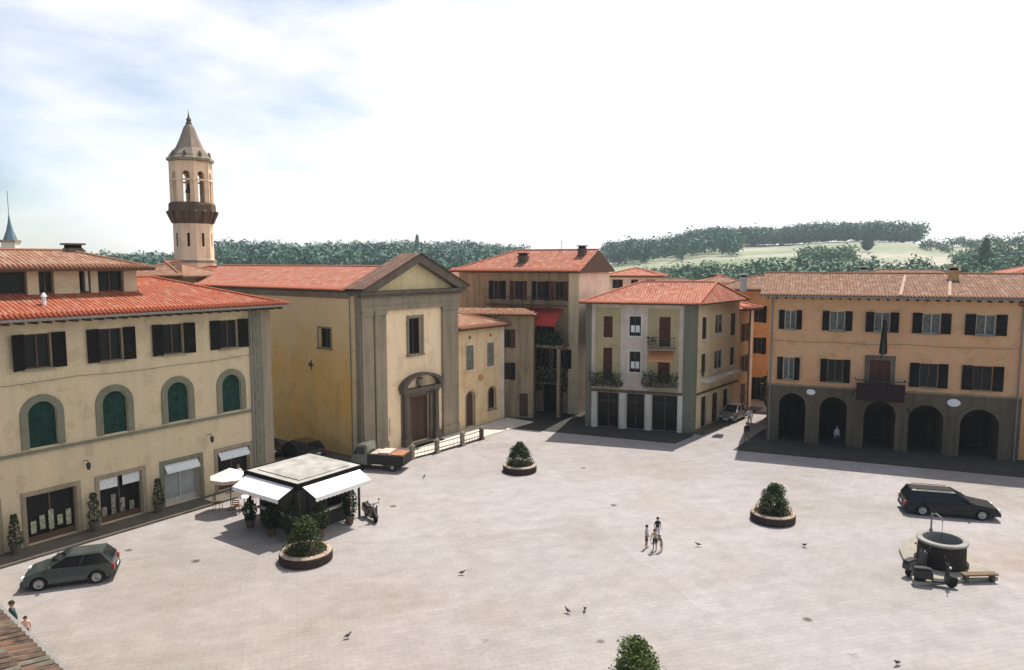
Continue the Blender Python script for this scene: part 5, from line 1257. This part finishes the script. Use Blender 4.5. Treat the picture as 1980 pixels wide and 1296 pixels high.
pts += [polar(px+rnd.uniform(-5,5), rnd.uniform(380,430)) for px in list(range(1560,1640,6))+list(range(1860,2060,5)) for _ in range(2)]
pts += [polar(px, rnd.uniform(560,640)) for px in range(1780,2060,8)]
wood('hedge_woods', 'green bushy trees below the pale meadow on the right', LFM, pts, 6.5, 6.2, 140, .75, 3)
def tree(label, p, h, r, mat, cone=False, group='single trees on the skyline', name='tree', seed=3, n=900, s=.5):
    z = hgt(*p); t = thing(name, label, 'tree', (p[0], p[1], z), 0, group)
    m = MB(); m.tube((0,0,-.3),(0,0,h*.8), h*.025, .05, n=7)
    for k in range(5): a = k*1.3; m.tube((0,0,h*(.25+.1*k)),(r*.6*math.cos(a),r*.6*math.sin(a),h*(.35+.1*k)), .06, .02, n=5)
    m.build('trunk', BARK, t)
    def fn(q):
        zz = q.random(); a = q.uniform(0,2*PI); k = r*((1-zz)**.8 if cone else math.sin(PI*(.12+.85*zz)))*q.uniform(.5,1.1); return (k*math.cos(a), k*math.sin(a), h*.15+zz*h*.87)
    foliage('crown', mat, n, s, fn, t, seed); return t
tree('pointed cypress rising above the wooded ridge behind the church pediment', polar(808, 600), 19, 3.4, LFT, True, s=.9)
tree('conical dark tree standing above the meadow hedge at right', polar(1900, 330), 15, 4.2, LFM, True, seed=5, s=.8)
tree('green tree at the far left edge behind the roofs', polar(15, 120), 15.2, 5, LFD, False, seed=6, s=.45)
tree('small lone tree on the pale meadow', polar(1672, 520), 9, 3.6, LFT, False, seed=7, s=.8)
tree('leafy street tree beside the town hall left corner', (24.3, 66.0), 5.2, 1.2, LFD, False, None, seed=8, n=1500, s=.14)

# ================================================================== HAZE
hz = MB(); hz.box(-1100, 1100, -60, 1150, -12, 70)
ho = hz.build('haze', None or plain('haze_tmp', (1,1,1))); ho['kind'] = 'stuff'; ho['label'] = 'thin pale blue air haze over the town'; ho['category'] = 'haze'
hm_ = bpy.data.materials.new('air'); hm_.use_nodes = True; nt = hm_.node_tree
for n in list(nt.nodes): nt.nodes.remove(n)
o_ = nt.nodes.new('ShaderNodeOutputMaterial'); pv = nt.nodes.new('ShaderNodeVolumePrincipled'); pv.inputs['Color'].default_value = (.80,.93,1,1); pv.inputs['Density'].default_value = .00024; pv.inputs['Anisotropy'].default_value = .2
nt.links.new(pv.outputs[0], o_.inputs['Volume']); ho.data.materials.clear(); ho.data.materials.append(hm_)

foliage('ivy', LFD, 2600, .13, boxleaf(-9.6,-1.0,-.25,.0,2.0,6.4), FB, 15)

# ================================================================== WALL LAMPS AND CABLES
def wall_lamp(parent, x, z, xf=None, y=0):
    m = MB((xf or Matrix.Identity(4)) @ Matrix.Translation((x,y,z)))
    m.path([(0,-.001,0),(0,-.45,.12),(0,-.55,0)], .02, 6); m.lathe([(.05,0),(.13,-.05),(.10,-.32),(.05,-.38)], (0,-.55), 6); m.build('wall_lamp', IRON, parent)
for x in (-11.9, -4.7): wall_lamp(LB, x, 3.9)
wall_lamp(MBd, -5.85, 4.2, y=-.03); wall_lamp(MBd, .98, 5.2, sidex)
for x in (6.4, 10.2): wall_lamp(TH, x, 3.4, y=-.06) if x > 8 else None
def cable(parent, pts, name='cable'):
    m = MB(); P = []
    for a, b in zip(pts, pts[1:]):
        for k in range(6):
            t = k/6; P.append((a[0]+(b[0]-a[0])*t, -.10, a[2]+(b[2]-a[2])*t-.08*math.sin(PI*t)))
    P.append((pts[-1][0], -.10, pts[-1][2])); m.path(P, .014, 4); m.build(name, PLAS, parent)
cable(LB, [(-24,0,8.55),(-18,0,8.5),(-12,0,8.55),(-6.5,0,8.5),(-1.5,0,8.6)])
cable(TH, [(.2,0,8.3),(5,0,8.25),(10,0,8.3),(15,0,8.25),(17.2,0,8.35)])
